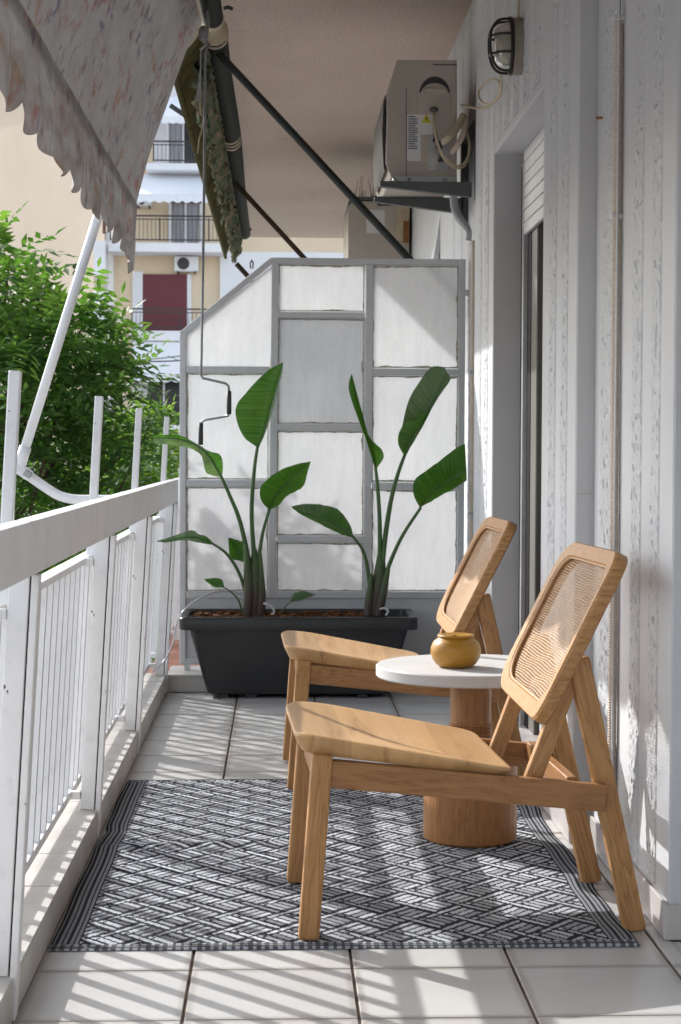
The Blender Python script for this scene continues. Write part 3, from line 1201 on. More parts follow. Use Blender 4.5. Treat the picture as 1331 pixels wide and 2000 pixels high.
# ------------------------------------------------------------------ side table and jar
TC = (.492, 4.556)
tb = thing('side_table', (TC[0], TC[1], .008), 'round side table with white stone top on a stepped wooden pedestal', 'table')
lathe('drum_base', [(.110, .006), (.112, .0085), (.1185, .012), (.12, .018), (.12, .225), (.118, .234), (.112, .238), (.054, .239)], (TC[0], TC[1], 0), 'teak_vert', tb, 64)
lathe('plinth', [(.104, .0045), (.104, .0062)], (TC[0], TC[1], 0), 'black_gasket', tb, 48)
pr = [(.0525, .2392), (.0525, .262)]
for k in range(7):
    z = .264 + k * .0062
    pr += [(.0525, z), (.0555, z + .0018), (.0555, z + .0040), (.0525, z + .0058)]
pr += [(.0525, .31), (.0525, .4245)]
lathe('column', pr, (TC[0], TC[1], 0), 'teak_vert', tb, 48)
lathe('table_top', [(.225, .4247), (.2405, .4250), (.2435, .4285), (.2435, .4515), (.2405, .455), (.20, .4555), (.1, .4555)], (TC[0], TC[1], 0), 'stone_top', tb, 96)
for a in (-52, -47.5):
    q = (TC[0] + .0527 * math.cos(R(a)), TC[1] + .0527 * math.sin(R(a)))
lathe('screw_cap', [(.0045, 0), (.004, .0012)], (TC[0] + .047, TC[1] - .024, .385), 'label_white', tb, 12)
jp = (.447, 4.50, .4555)
jar = thing('clay_jar', jp, 'squat mustard yellow clay jar standing on the round table', 'jar')
lathe('body', [(.036, .0), (.042, .0015), (.052, .010), (.060, .022), (.0638, .036), (.0632, .050), (.058, .063), (.050, .0705), (.0445, .0735), (.0430, .076)], jp, 'mustard', jar, 48)
lathe('rim', [(.0430, .0761), (.0465, .0775), (.0470, .0800), (.0455, .0825), (.041, .0835), (.034, .083), (.026, .0805), (.014, .079)], jp, 'mustard', jar, 48)
ang = [R(v) for v in (20, 140, 260)]
for a in ang:
    put('notch', box_me(.012, .010, .004, 'cork', .002), Matrix.Translation((jp[0] + .040 * math.cos(a), jp[1] + .040 * math.sin(a), jp[2] + .0825)), jar)

# ------------------------------------------------------------------ planter
pl = thing('planter', (.08, 7.3, 0), 'long charcoal plastic planter trough in front of the screen', 'planter')


def trough(x0, x1, y0, y1, z, r):
    return [Vector((p.x, p.y, z)) for p in [Vector((q[0], q[1], 0)) for q in rounded([(x0, y0), (x1, y0), (x1, y1), (x0, y1)], r, 5)]]


lv = [(-.275, .437, 7.225, 7.395, .016, .02), (-.288, .450, 7.215, 7.402, .020, .025), (-.358, .520, 7.16, 7.50, .282, .03), (-.362, .524, 7.157, 7.503, .284, .03),
      (-.394, .554, 7.130, 7.530, .285, .035), (-.398, .558, 7.127, 7.533, .290, .035), (-.398, .558, 7.127, 7.533, .330, .035), (-.394, .554, 7.131, 7.529, .336, .035),
      (-.372, .532, 7.153, 7.507, .336, .03), (-.366, .526, 7.158, 7.502, .331, .03), (-.352, .512, 7.17, 7.49, .25, .03)]
vs_, fs_ = [], []
for a in lv:
    vs_ += trough(*a)
N = len(vs_) // len(lv)
for r_ in range(len(lv) - 1):
    for k in range(N):
        fs_.append((r_ * N + k, r_ * N + (k + 1) % N, (r_ + 1) * N + (k + 1) % N, (r_ + 1) * N + k))
fs_.append(tuple(range(N - 1, -1, -1)))
o = mesh('trough', vs_, fs_, 'planter', pl, True)
o.data.set_sharp_from_angle(angle=R(35))
for x in (-.225, -.11, .10, .34):
    for y in (7.24, 7.365):
        box('foot', (x - .022, x + .022), (y - .015, y + .015), (.0, .0165), 'planter', pl, .002)
# soil surface
vs_, fs_ = [], []
nx, ny = 90, 32
for j in range(ny + 1):
    for i in range(nx + 1):
        x, y = -.353 + .866 * i / nx, 7.170 + .32 * j / ny
        z = .322 + .008 * noise.fractal(Vector((x * 22, y * 22, 0)), .8, 2, 4)
        if -.05 < x < .03:
            z += .004
        if x > .36:
            z -= .05 * min(1, (x - .36) / .03)
        vs_.append((x, y, z))
for j in range(ny):
    for i in range(nx):
        a = j * (nx + 1) + i
        fs_.append((a, a + 1, a + nx + 2, a + nx + 1))
mesh('soil', vs_, fs_, 'soil', pl, kind='stuff')
bm_ = box_me(.016, .009, .005, 'bark', .001)
vs_, fs_ = [], []
for k in range(230):
    M = Matrix.Translation((rnd.uniform(-.345, .35), rnd.uniform(7.18, 7.48), .328 + rnd.uniform(-.003, .006))) @ Matrix.Rotation(rnd.uniform(0, 6.3), 4, 'Z') @ Matrix.Rotation(rnd.uniform(-.6, .6), 4, 'X')
    b0 = len(vs_)
    s = rnd.uniform(.6, 1.5)
    for sx in (-1, 1):
        for sy in (-1, 1):
            for sz in (-1, 1):
                vs_.append(M @ Vector((sx * .009 * s, sy * .005 * s, sz * .003)))
    for f in ((0, 1, 3, 2), (4, 6, 7, 5), (0, 4, 5, 1), (2, 3, 7, 6), (0, 2, 6, 4), (1, 5, 7, 3)):
        fs_.append(tuple(b0 + q for q in f))
mesh('bark_mulch', vs_, fs_, 'bark', pl, kind='stuff')

# ------------------------------------------------------------------ bird-of-paradise plants
def resample(pts, n):
    return smooth_path(pts, n)


def leaf(plant, left, mid, right, n=22, m=5, bulge=.006, mat='leaf_paradise', other=None):
    A, B, D = resample(left, n), resample(mid, n), resample(right, n)
    vs_, fs_, uv = [], [], []
    for i in range(n + 1):
        f = i / n
        row = []
        for k in range(m + 1):
            s = k / m
            p = A[i].lerp(B[i], s)
            p = p + Vector((0, -1, 0)) * bulge * math.sin(s * math.pi) * math.sin(f * math.pi)
            row.append((p, -1 + s))
        for k in range(1, m + 1):
            s = k / m
            p = B[i].lerp(D[i], s)
            p = p + Vector((0, -1, 0)) * bulge * math.sin(s * math.pi) * math.sin(f * math.pi)
            row.append((p, s))
        for k, (p, s) in enumerate(row):
            edge = abs(s)
            p = p + Vector((0, 0, 1)) * .003 * edge * noise.noise(Vector((f * 16, s * 2, A[0].x * 50))) 
            vs_.append(p)
            uv.append((s, f - abs(s) * .06))
    w_ = 2 * m + 1
    for i in range(n):
        for k in range(w_ - 1):
            a = i * w_ + k
            fs_.append((a, a + 1, a + w_ + 1, a + w_))
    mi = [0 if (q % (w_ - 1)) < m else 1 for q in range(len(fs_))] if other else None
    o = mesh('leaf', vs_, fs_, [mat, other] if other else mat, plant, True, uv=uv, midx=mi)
    rv, rf = tube_geo(B, [.0042 * (1 - .8 * i / n) + .0006 for i in range(n + 1)], 6)
    mesh('midrib', rv, rf, 'petiole', o, True)
    return o


def petiole(plant, pts, r0, r1, nm='petiole', mat='petiole'):
    return tube(nm, pts, [r0, (r0 + r1) / 2, r1], mat, plant, 9, 18)


PA = thing('bird_of_paradise_plant', (-.10, 7.32, .325), 'left bird of paradise plant with one large upright leaf, in the planter', 'plant')
petiole(PA, [(-0.1,7.32,0.331),(-0.095,7.32,0.478),(-0.112,7.31,0.729),(-0.102,7.31,0.917),(-0.087,7.31,1.025)], .012, .0062)
leaf(PA, [(-0.089,7.31,1.013),(-0.141,7.29,1.052),(-0.172,7.28,1.12),(-0.174,7.28,1.182),(-0.125,7.28,1.245),(-0.055,7.29,1.32),(0.012,7.31,1.359)], [(-0.087,7.31,1.013),(-0.067,7.31,1.067),(-0.046,7.31,1.142),(-0.027,7.31,1.209),(-0.011,7.31,1.267),(0.003,7.31,1.321),(0.014,7.31,1.359)], [(-0.085,7.31,1.013),(-0.061,7.38,1.063),(-0.038,7.41,1.131),(-0.017,7.42,1.203),(-0.001,7.4,1.27),(0.012,7.37,1.324),(0.014,7.31,1.359)])
petiole(PA, [(-0.111,7.32,0.331),(-0.12,7.32,0.519),(-0.157,7.29,0.705),(-0.198,7.27,0.813),(-0.235,7.26,0.896)], .012, .006)
leaf(PA, [(-0.235,7.26,0.892),(-0.29,7.23,0.907),(-0.303,7.21,0.948),(-0.315,7.2,0.983),(-0.355,7.18,1.007),(-0.429,7.16,1.021),(-0.495,7.15,1.027)], [(-0.233,7.26,0.894),(-0.256,7.26,0.933),(-0.28,7.24,0.973),(-0.312,7.22,1.007),(-0.356,7.19,1.032),(-0.423,7.16,1.048),(-0.5,7.15,1.047)], [(-0.231,7.26,0.894),(-0.228,7.28,0.942),(-0.24,7.29,0.983),(-0.285,7.26,0.999),(-0.333,7.23,1.028),(-0.399,7.17,1.06),(-0.5,7.15,1.059)], mat='leaf_underside', other='leaf_paradise')
petiole(PA, [(-0.09,7.32,0.331),(-0.086,7.32,0.499),(-0.07,7.3,0.646),(-0.039,7.28,0.764)], .010, .0058)
leaf(PA, [(-0.041,7.28,0.76),(-0.072,7.26,0.797),(-0.078,7.25,0.839),(-0.061,7.25,0.872),(-0.002,7.26,0.918),(0.061,7.28,0.943),(0.125,7.3,0.957)], [(-0.039,7.28,0.76),(-0.024,7.31,0.796),(-0.006,7.32,0.827),(0.019,7.32,0.855),(0.053,7.32,0.884),(0.088,7.31,0.918),(0.127,7.3,0.955)], [(-0.037,7.28,0.76),(0.001,7.23,0.782),(0.029,7.21,0.816),(0.066,7.21,0.836),(0.1,7.23,0.861),(0.112,7.27,0.902),(0.127,7.3,0.953)], other='leaf_lit')
petiole(PA, [(-0.119,7.32,0.331),(-0.153,7.3,0.479),(-0.208,7.27,0.577),(-0.267,7.24,0.624)], .009, .0045)
leaf(PA, [(-0.265,7.24,0.622),(-0.299,7.21,0.625),(-0.339,7.19,0.634),(-0.375,7.18,0.641),(-0.409,7.17,0.639),(-0.443,7.16,0.634),(-0.483,7.15,0.636)], [(-0.265,7.24,0.624),(-0.3,7.24,0.636),(-0.337,7.23,0.649),(-0.373,7.21,0.65),(-0.41,7.19,0.647),(-0.444,7.17,0.639),(-0.485,7.15,0.638)], [(-0.265,7.24,0.626),(-0.293,7.26,0.652),(-0.327,7.28,0.663),(-0.351,7.28,0.676),(-0.4,7.26,0.664),(-0.442,7.21,0.65),(-0.485,7.15,0.64)])
leaf(PA, [(-0.142,7.38,0.541),(-0.175,7.38,0.549),(-0.201,7.38,0.558),(-0.205,7.38,0.587),(-0.209,7.38,0.642)], [(-0.138,7.38,0.568),(-0.159,7.41,0.577),(-0.176,7.41,0.59),(-0.189,7.4,0.616),(-0.207,7.38,0.642)], [(-0.138,7.38,0.621),(-0.15,7.38,0.625),(-0.167,7.38,0.631),(-0.188,7.38,0.638),(-0.207,7.38,0.642)], 12, 3)
petiole(PA, [(-0.144,7.3,0.328),(-0.165,7.29,0.392),(-0.194,7.28,0.426),(-0.224,7.27,0.446)], .0045, .0024)
leaf(PA, [(-0.222,7.27,0.444),(-0.26,7.27,0.446),(-0.284,7.27,0.46),(-0.303,7.27,0.477)], [(-0.222,7.27,0.446),(-0.252,7.28,0.459),(-0.277,7.28,0.47),(-0.303,7.27,0.479)], [(-0.222,7.27,0.446),(-0.232,7.3,0.475),(-0.265,7.3,0.481),(-0.303,7.27,0.479)], 10, 3)
petiole(PA, [(-0.004,7.3,0.324),(0.019,7.3,0.354),(0.048,7.3,0.387)], .003, .002)
leaf(PA, [(0.048,7.3,0.385),(0.083,7.3,0.389),(0.115,7.3,0.4),(0.148,7.3,0.412)], [(0.048,7.3,0.385),(0.077,7.31,0.399),(0.111,7.31,0.407),(0.148,7.3,0.412)], [(0.048,7.3,0.387),(0.06,7.33,0.414),(0.098,7.33,0.427),(0.148,7.3,0.414)], 10, 3)
tube('stem', [(-0.103,7.325,0.313),(-0.101,7.325,0.414),(-0.099,7.325,0.519),(-0.099,7.325,0.603)], [.036, .034, .027, .006], 'sheath_mix', PA, 12, 14)
tube('sheath', [(-0.127,7.3,0.32),(-0.123,7.3,0.416),(-0.128,7.3,0.521),(-0.136,7.3,0.621)], [.020, .022, .016, .006], 'sheath_mix', PA, 10, 14)
tube('sheath', [(-0.077,7.31,0.319),(-0.071,7.31,0.415),(-0.074,7.31,0.51),(-0.076,7.31,0.587)], [.020, .018, .012, .005], 'sheath_mix', PA, 10, 14)

PB = thing('bird_of_paradise_plant', (.40, 7.32, .325), 'right bird of paradise plant with torn leaf beside the wall, in the planter', 'plant')
petiole(PB, [(0.401,7.32,0.331),(0.412,7.32,0.52),(0.411,7.31,0.71),(0.401,7.3,0.856),(0.392,7.3,0.936)], .012, .006)
leaf(PB, [(0.39,7.3,0.929),(0.366,7.28,1.002),(0.345,7.27,1.064),(0.319,7.27,1.131),(0.294,7.27,1.199),(0.28,7.28,1.261),(0.291,7.3,1.31)], [(0.393,7.3,0.929),(0.383,7.32,0.986),(0.368,7.33,1.044),(0.347,7.33,1.111),(0.325,7.32,1.18),(0.304,7.31,1.248),(0.293,7.3,1.312)], [(0.397,7.3,0.929),(0.423,7.25,0.976),(0.406,7.25,1.017),(0.366,7.28,1.048),(0.34,7.28,1.143),(0.316,7.29,1.231),(0.295,7.3,1.312)], other='leaf_lit')
petiole(PB, [(0.413,7.32,0.331),(0.425,7.32,0.562),(0.452,7.31,0.773),(0.481,7.3,0.898),(0.512,7.3,0.986)], .013, .0064)
leaf(PB, [(0.509,7.3,0.982),(0.481,7.25,1.04),(0.496,7.24,1.102),(0.525,7.3,1.203),(0.568,7.32,1.279),(0.618,7.32,1.342),(0.673,7.32,1.345)], [(0.514,7.3,0.986),(0.544,7.32,1.041),(0.574,7.33,1.091),(0.607,7.33,1.158),(0.636,7.33,1.221),(0.665,7.32,1.288),(0.685,7.32,1.322)], [(0.518,7.3,0.99),(0.554,7.28,1.053),(0.588,7.25,1.115),(0.621,7.27,1.178),(0.656,7.27,1.236),(0.694,7.28,1.291),(0.69,7.32,1.318)], mat='leaf_underside')
leaf(PB, [(0.508,7.28,0.982),(0.483,7.25,1.023),(0.481,7.23,1.069),(0.508,7.23,1.114),(0.556,7.24,1.131),(0.606,7.27,1.17)], [(0.512,7.28,0.984),(0.527,7.26,1.028),(0.545,7.25,1.065),(0.564,7.25,1.094),(0.585,7.26,1.132),(0.608,7.27,1.17)], [(0.514,7.28,0.986),(0.541,7.28,1.028),(0.562,7.28,1.066),(0.578,7.28,1.095),(0.595,7.28,1.128),(0.611,7.27,1.17)], 14, 4, mat='leaf_lit')
petiole(PB, [(0.413,7.32,0.331),(0.433,7.31,0.479),(0.493,7.28,0.638),(0.573,7.24,0.771)], .011, .006)
leaf(PB, [(0.569,7.24,0.773),(0.542,7.22,0.825),(0.545,7.21,0.883),(0.59,7.21,0.921),(0.652,7.21,0.966),(0.707,7.22,1.008),(0.752,7.24,1.033)], [(0.571,7.24,0.773),(0.6,7.27,0.808),(0.63,7.28,0.837),(0.664,7.29,0.862),(0.698,7.29,0.883),(0.73,7.28,0.9),(0.761,7.26,0.917)], [(0.573,7.24,0.773),(0.623,7.2,0.805),(0.659,7.18,0.827),(0.697,7.19,0.847),(0.722,7.2,0.863),(0.741,7.22,0.871),(0.762,7.26,0.883)], other='leaf_lit')
petiole(PB, [(0.375,7.32,0.331),(0.368,7.31,0.479),(0.346,7.29,0.585),(0.3,7.26,0.653)], .010, .005)
leaf(PB, [(0.298,7.25,0.649),(0.253,7.22,0.663),(0.205,7.2,0.685),(0.157,7.19,0.71),(0.116,7.18,0.73),(0.081,7.17,0.749),(0.05,7.16,0.774)], [(0.3,7.25,0.653),(0.258,7.24,0.683),(0.212,7.23,0.708),(0.164,7.21,0.729),(0.12,7.19,0.746),(0.083,7.17,0.761),(0.05,7.16,0.776)], [(0.3,7.25,0.658),(0.288,7.28,0.702),(0.243,7.3,0.76),(0.197,7.3,0.776),(0.138,7.27,0.785),(0.087,7.22,0.785),(0.05,7.16,0.778)])
tube('stem', [(0.388,7.325,0.318),(0.403,7.325,0.415),(0.415,7.325,0.52),(0.418,7.325,0.614)], [.036, .034, .024, .007], 'sheath_mix', PB, 12, 14)
tube('sheath', [(0.362,7.3,0.32),(0.37,7.3,0.417),(0.378,7.3,0.5)], [.020, .015, .006], 'sheath_mix', PB, 10, 14)
tube('sheath', [(0.404,7.3,0.32),(0.428,7.3,0.438),(0.449,7.3,0.532)], [.022, .018, .006], 'sheath_mix', PB, 10, 14)

# drip hose looping over the planter to the railing foot
hz = thing('drip_hose', (-0.489,7,0.143), 'thin clear drip hose looping from the planter to the railing foot', 'hose')
tube('hose_run', [(-0.495,7,0.135),(-0.451,7.04,0.171),(-0.417,7.07,0.242),(-0.404,7.08,0.312),(-0.371,7.1,0.371),(-0.307,7.18,0.413),(-0.24,7.3,0.427),(-0.158,7.36,0.411),(-0.084,7.34,0.36)], .0035, 'hose', hz, 8, 40)
tube('dripper', [(-0.063,7.28,0.38),(-0.031,7.28,0.366),(-0.019,7.28,0.343),(-0.042,7.28,0.326)], .0045, 'label_white', hz, 8, 14)
tube('dripper', [(0.409,7.25,0.358),(0.43,7.25,0.362),(0.443,7.25,0.35),(0.434,7.25,0.333)], .0045, 'label_white', hz, 8, 14)

# ------------------------------------------------------------------ floral awning with arm and crank
aw = thing('floral_awning', (-.45, 5.2, 2.7), 'faded floral awning with scalloped valance hanging outside the railing', 'awning')
RX, RZ = -.292, 2.735
BX, BZ = -.590, 1.972
YA0, YA1 = -.8, 7.22


def sheet(name, p0, p1, ya, yb, ny, nz, mat, parent, sag=0.0, wav=0.0, bottom=None, seed=0, uv0=0.0):
    vs_, fs_, uv = [], [], []
    p0, p1 = Vector((p0[0], 0, p0[1])), Vector((p1[0], 0, p1[1]))
    d = p1 - p0
    nrm = Vector((d.z, 0, -d.x)).normalized()
    for j in range(ny + 1):
        y = ya + (yb - ya) * j / ny
        ext = bottom(y) if bottom else 0.0
        for i in range(nz + 1):
            f = i / nz
            p = p0 + d * f + d.normalized() * ext * f
            w = sag * math.sin(f * math.pi) + wav * noise.noise(Vector((y * 2.2, f * 2.0, seed))) * (f if bottom else math.sin(f * math.pi) + .2) + (wav * 1.2 * math.sin(y * 26 + 2 * noise.noise(Vector((y * 3, 0, seed)))) * f * .5 if bottom else 0)
            p = p + nrm * w
            vs_.append((p.x, y, p.z))
            uv.append((y, uv0 + d.length * f))
    for j in range(ny):
        for i in range(nz):
            a = j * (nz + 1) + i
            fs_.append((a, a + 1, a + nz + 2, a + nz + 1))
    return mesh(name, vs_, fs_, mat, parent, True, uv=uv)


sheet('fabric', (RX - .03, RZ - .02), (BX + .017, BZ + .008), YA0, YA1, 120, 20, 'awning_floral', aw, sag=.012, wav=.012, seed=1)


def scallop(y):
    q = (y / .31) % 1.0
    return .040 * (1 - abs(2 * q - 1) ** 2.2) + .012 * noise.noise(Vector((y * 5, 0, 9))) + (.05 if y > 7.05 else 0)


sheet('valance', (BX + .019, BZ + .012), (BX + .012, BZ - .205), YA0, YA1 + .03, 520, 10, 'awning_valance', aw, wav=.013, bottom=scallop, seed=4, uv0=1.0)
tube('hem_bar', [(BX, YA0, BZ), (BX, YA1 + .02, BZ)], .016, 'tube_white', aw, 14)
tube('bar_cap', [(BX, YA1 + .021, BZ), (BX, YA1 + .045, BZ)], .019, 'rod_grey', aw, 14)
tube('roller', [(RX + .02, YA0, RZ), (RX + .02, 7.29, RZ)], .042, 'tube_green', aw, 18)
tube('roller_ring', [(RX + .02, 7.27, RZ), (RX + .02, 7.305, RZ)], .046, 'cable_cream', aw, 18)
# arm from the railing up to the front bar
EL = (-0.87,6.05,0.942)
TP = (-0.57,6.05,1.9)
tube('arm', [EL, TP], .0165, 'tube_white', aw, 14)
tube('arm_ferrule', [Vector(EL) + (Vector(EL) - Vector(TP)).normalized() * .012, Vector(EL).lerp(Vector(TP), .07)], .0205, 'tube_white', aw, 14)
put('hinge', box_me(.05, .036, .036, 'tube_white', .006, 2), frame_of((-0.874,6.05,0.938), (-0.833,6.05,0.911))[0], aw)
put('hinge_pin', box_me(.024, .03, .022, 'rod_grey', .002), frame_of((-0.85,6.025,0.927), (-0.826,6.025,0.912))[0], aw)
tube('bracket_tube', [(-0.85,6.05,0.921),(-0.792,6.05,0.88),(-0.737,6.05,0.846),(-0.686,6.05,0.834),(-0.62,6.05,0.833),(-0.534,6.05,0.833)], .0165, 'tube_white', aw, 14, 24)
bar('bracket_plate', (-.525, 6.05, .79), (-.525, 6.05, .86), .006, .07, 'tube_white', aw)

cr = thing('awning_crank', (-0.296,6.9,2.558), 'long thin awning crank with two dark grips hanging before the screen', 'crank')
CY = 6.9
tube('rod', [(-0.273,6.9,2.551),(-0.285,6.9,2.512),(-0.287,6.9,2.461),(-0.288,6.9,2.132),(-0.293,6.9,1.743),(-0.299,6.9,1.352),(-0.301,6.9,1.291),(-0.293,6.9,1.276),(-0.238,6.9,1.264),(-0.207,6.9,1.257),(-0.195,6.9,1.247),(-0.193,6.9,1.227)], .0052, 'rod_grey', cr, 8, 0)
tube('grip', [(-0.193,6.9,1.227),(-0.193,6.9,1.139)], .0095, 'grip', cr, 12)
tube('rod', [(-0.193,6.9,1.139),(-0.196,6.9,1.133),(-0.247,6.9,1.123),(-0.283,6.9,1.117),(-0.296,6.9,1.111),(-0.3,6.9,1.101)], .0046, 'rod_grey', cr, 8, 0)
tube('grip', [(-0.301,6.9,1.105),(-0.301,6.9,1.021)], .0095, 'grip', cr, 12)
lathe('gear_box', [(.006, -.03), (.016, -.022), (.020, 0), (.016, .02), (.008, .03)], (-0.293,6.9,2.585), 'rod_grey', cr, 16)
tube('hook', [(-0.281,6.9,2.674),(-0.275,6.9,2.62),(-0.283,6.9,2.577),(-0.279,6.9,2.547)], .006, 'rod_grey', cr, 8, 12)

# ------------------------------------------------------------------ neighbour's green awning
ga = thing('green_awning', (-.3, 11, 2.7), 'tattered olive green awning rolled up along the next balcony', 'awning')
tube('roller', [(RX + .02, 7.46, RZ - .01), (RX + .015, 8.4, RZ - .012), (RX + .02, 10, RZ - .005), (RX + .01, 12, RZ - .01), (RX + .012, 14.3, RZ - .015)], [.052, .056, .058, .055, .048], 'tube_green', ga, 18, 30)
for yy in (7.45, 7.52, 9.85, 9.95, 10.05):
    tube('strap', [(RX + .018, yy, RZ - .008), (RX + .018, yy + .025, RZ - .008)], .0595, 'cable_cream', ga, 18)
GB = (-.430, 2.53)
sheet('fabric', (RX - .02, RZ - .02), GB, 7.36, 14.3, 90, 8, 'awning_olive', ga, sag=.01, wav=.02, seed=11)
tube('hem_bar', [(GB[0], 7.35, GB[1]), (GB[0], 14.3, GB[1])], .014, 'awning_olive', ga, 12)


def ragged(y):
    return .05 * noise.fractal(Vector((y * 7, 3, 2)), .8, 2.2, 4) + .05 * max(0, noise.noise(Vector((y * 2.2, 0, 6)))) + .02


def rag_sheet(nm, x, z, ya, yb, h, mat, seed, amp):
    ny, nz = 300, 9
    vs_, fs_ = [], []
    for j in range(ny + 1):
        y = ya + (yb - ya) * j / ny
        hh = h * (1 + .55 * noise.fractal(Vector((y * 9, seed, 0)), .7, 2.2, 4)) 
        for i in range(nz + 1):
            f = i / nz
            w = amp * (.3 + f) * (noise.noise(Vector((y * 14, f * 2.5, seed))) + .5 * noise.noise(Vector((y * 40, f * 7, seed))))
            vs_.append((x + w + .02 * math.sin(f * 9 + seed), y + .3 * w, z - hh * f + .3 * w))
    for j in range(ny):
        for i in range(nz):
            if i > nz * .55 and noise.noise(Vector((j * .16, i * .35, seed))) > .34:
                continue
            a = j * (nz + 1) + i
            fs_.append((a, a + 1, a + nz + 2, a + nz + 1))
    return mesh(nm, vs_, fs_, mat, ga, True)


rag_sheet('torn_valance', -.340, 2.60, 7.42, 14.2, .12, 'awning_fringe', 3, .026)
rag_sheet('torn_valance', -.312, 2.64, 7.42, 14.0, .13, 'awning_fringe', 8, .03)
tube('strut', [(-0.316,7.66,2.721), (-0.277,7.66,2.696), (0.552,7.66,1.82), (0.618,7.66,1.746), (0.784,7.66,1.567)], .0165, 'strut_green', ga, 12)
tube('strut', [(-0.344,11.3,2.728), (-0.296,11.3,2.69), (0.17,11.3,2.19), (0.461,11.3,1.879)], .0165, 'rust', ga, 12)
tube('strut', [(-0.34,14.1,2.46), (-0.24,14.1,2.353), (-0.027,14.1,2.132)], .02, 'rust', ga, 10)
tube('arm', [(-0.558,9.2,2.75), (-0.457,9.2,2.684), (-0.423,9.2,2.664)], .013, 'strut_green', ga, 10)
tube('bracket', [(RX + .012, 14.25, RZ - .05), (RX + .012, 14.33, RZ - .02), (RX + .06, 14.33, RZ + .03)], .014, 'rust', ga, 8)
tube('hook', [(-0.223,14.3,2.51),(-0.235,14.3,2.486),(-0.231,14.3,2.446),(-0.215,14.3,2.446),(-0.211,14.3,2.486),(-0.223,14.3,2.51)], .006, 'strut_green', ga, 6)
tube('bracket', [(-0.233,7.35,2.792), (-0.212,7.35,2.797), (-0.194,7.35,2.789)], .008, 'lamp_black', ga, 8)
rp = thing('rag_strip', (-0.308,7,2.443), 'torn grey cloth strip and cord tied at the awning crank', 'rag')
vs_ = [Vector(p) for p in [(-0.31,7,2.486),(-0.305,7.01,2.488),(-0.316,6.99,2.421),(-0.307,7.01,2.425),(-0.327,6.98,2.345),(-0.305,7.01,2.355)]]
off = Vector((0, .003, 0))
vs2 = vs_ + [v + off for v in vs_]
mesh('cloth', vs2, [(0, 1, 3, 2), (2, 3, 5, 4), (6, 8, 9, 7), (8, 10, 11, 9), (0, 2, 8, 6), (2, 4, 10, 8), (1, 7, 9, 3), (3, 9, 11, 5), (4, 5, 11, 10), (0, 6, 7, 1)], 'cable_grey', rp)
tube('cord', [(-0.284,6.98,2.568),(-0.305,7,2.545),(-0.308,7,2.486)], .003, 'cable_grey', rp, 6, 10)
tube('cord', [(-0.31,7,2.353),(-0.308,7,2.305),(-0.296,7,2.286),(-0.3,7,2.247),(-0.312,7,2.207),(-0.32,7,2.148)], .0028, 'cable_cream', rp, 6, 16)
tube('cord', [(-0.308,6.95,2.534),(-0.295,6.95,2.546),(-0.275,6.95,2.562)], .005, 'cable_grey', rp, 6, 8)

# ------------------------------------------------------------------ air conditioners
def ac_unit(name, label, yf, pts, depth):
    """pts: side profile in X,Z"""
    a = thing(name, (sum(p[0] for p in pts) / len(pts), yf + depth / 2, min(p[1] for p in pts)), label, 'air conditioner', 'outdoor units on the wall')
    prism('casing', pts, yf, yf + depth, 'ac_beige', a, .006)
    return a


ACY = 7.06
prof = [((0.692,7.06,2.535)), ((0.456,7.06,2.532)), ((0.419,7.06,2.414)), ((0.414,7.06,2.13)), ((0.435,7.06,2.075)), ((0.695,7.06,2.078))]
ac = ac_unit('air_conditioner', 'beige air conditioner unit on wall brackets above the door, sticker on its side', ACY, [(p[0], p[2]) for p in prof], .78)


def plate(nm, rect, y, th, mat, parent, bev=0):
    return box(nm, (rect[0], rect[1]), (y - th, y), (rect[2], rect[3]), mat, parent, bev)


gr = (0.4,0.413,2.102,2.402)
prism('fan_grille', [(gr[1] - .001, gr[2]), (gr[1] - .001, gr[3]), (gr[0] + .006, gr[3] - .02), (gr[0], (gr[2] + gr[3]) / 2), (gr[0] + .006, gr[2] + .02)], ACY + .02, ACY + .70, 'ac_dark', ac)
sp = plate('service_cover', (0.536,0.67,2.323,2.405), ACY, .0035, 'ac_beige', ac, .001)
hd = (0.544,0.666,2.399,2.469)
cxh, rh = (hd[0] + hd[1]) / 2, (hd[1] - hd[0]) / 2
arch = [(cxh + rh * math.cos(R(a)), hd[2] + (hd[3] - hd[2]) * math.sin(R(a))) for a in range(0, 181, 15)]
prism('handle_recess', arch, ACY - .0015, ACY + .01, 'ac_dark', ac)
arch2 = [(cxh + rh * .9 * math.cos(R(a)), hd[2] + (hd[3] - hd[2]) * .62 * math.sin(R(a))) for a in range(0, 181, 15)]
prism('handle', arch2, ACY - .006, ACY - .0016, 'ac_beige', ac)
bar('handle_grip', (0.559,7.052,2.412), (0.65,7.052,2.413), .012, .016, 'ac_beige', ac, bev=.004, seg=2)
bar('seam', (0.493,7.059,2.422), (0.495,7.059,2.077), .002, .002, 'ac_dark', ac)
bar('seam', (0.597,7.059,2.515), (0.692,7.059,2.515), .002, .003, 'ac_dark', ac)
st = plate('sticker', (0.497,0.598,2.139,2.32), ACY, .0012, 'label_white', ac)
plate('sticker_cut', (0.551,0.599,2.14,2.242), ACY - .0012, .0006, 'ac_beige', ac)
for r_ in ('a',):
    for k in range(15):
        y_ = 232 + k * 4.6
        x1 = .0
        z_ = (0.5,7.058,2.311)[2] - k * .0088
        xx0 = (0.502,7.058,2.311)[0]
        bar('print_line', (xx0, ACY - .0016, z_), (xx0 + (.036 if k % 4 else .028), ACY - .0016, z_), .0006, .0042, 'label_ink', st)
tri = [(0.552,7.057,2.287), (0.594,7.057,2.288), (0.573,7.057,2.323)]
prism('warning_sign', [(p[0], p[2]) for p in tri], ACY - .0022, ACY - .0014, 'warn_yellow', ac)
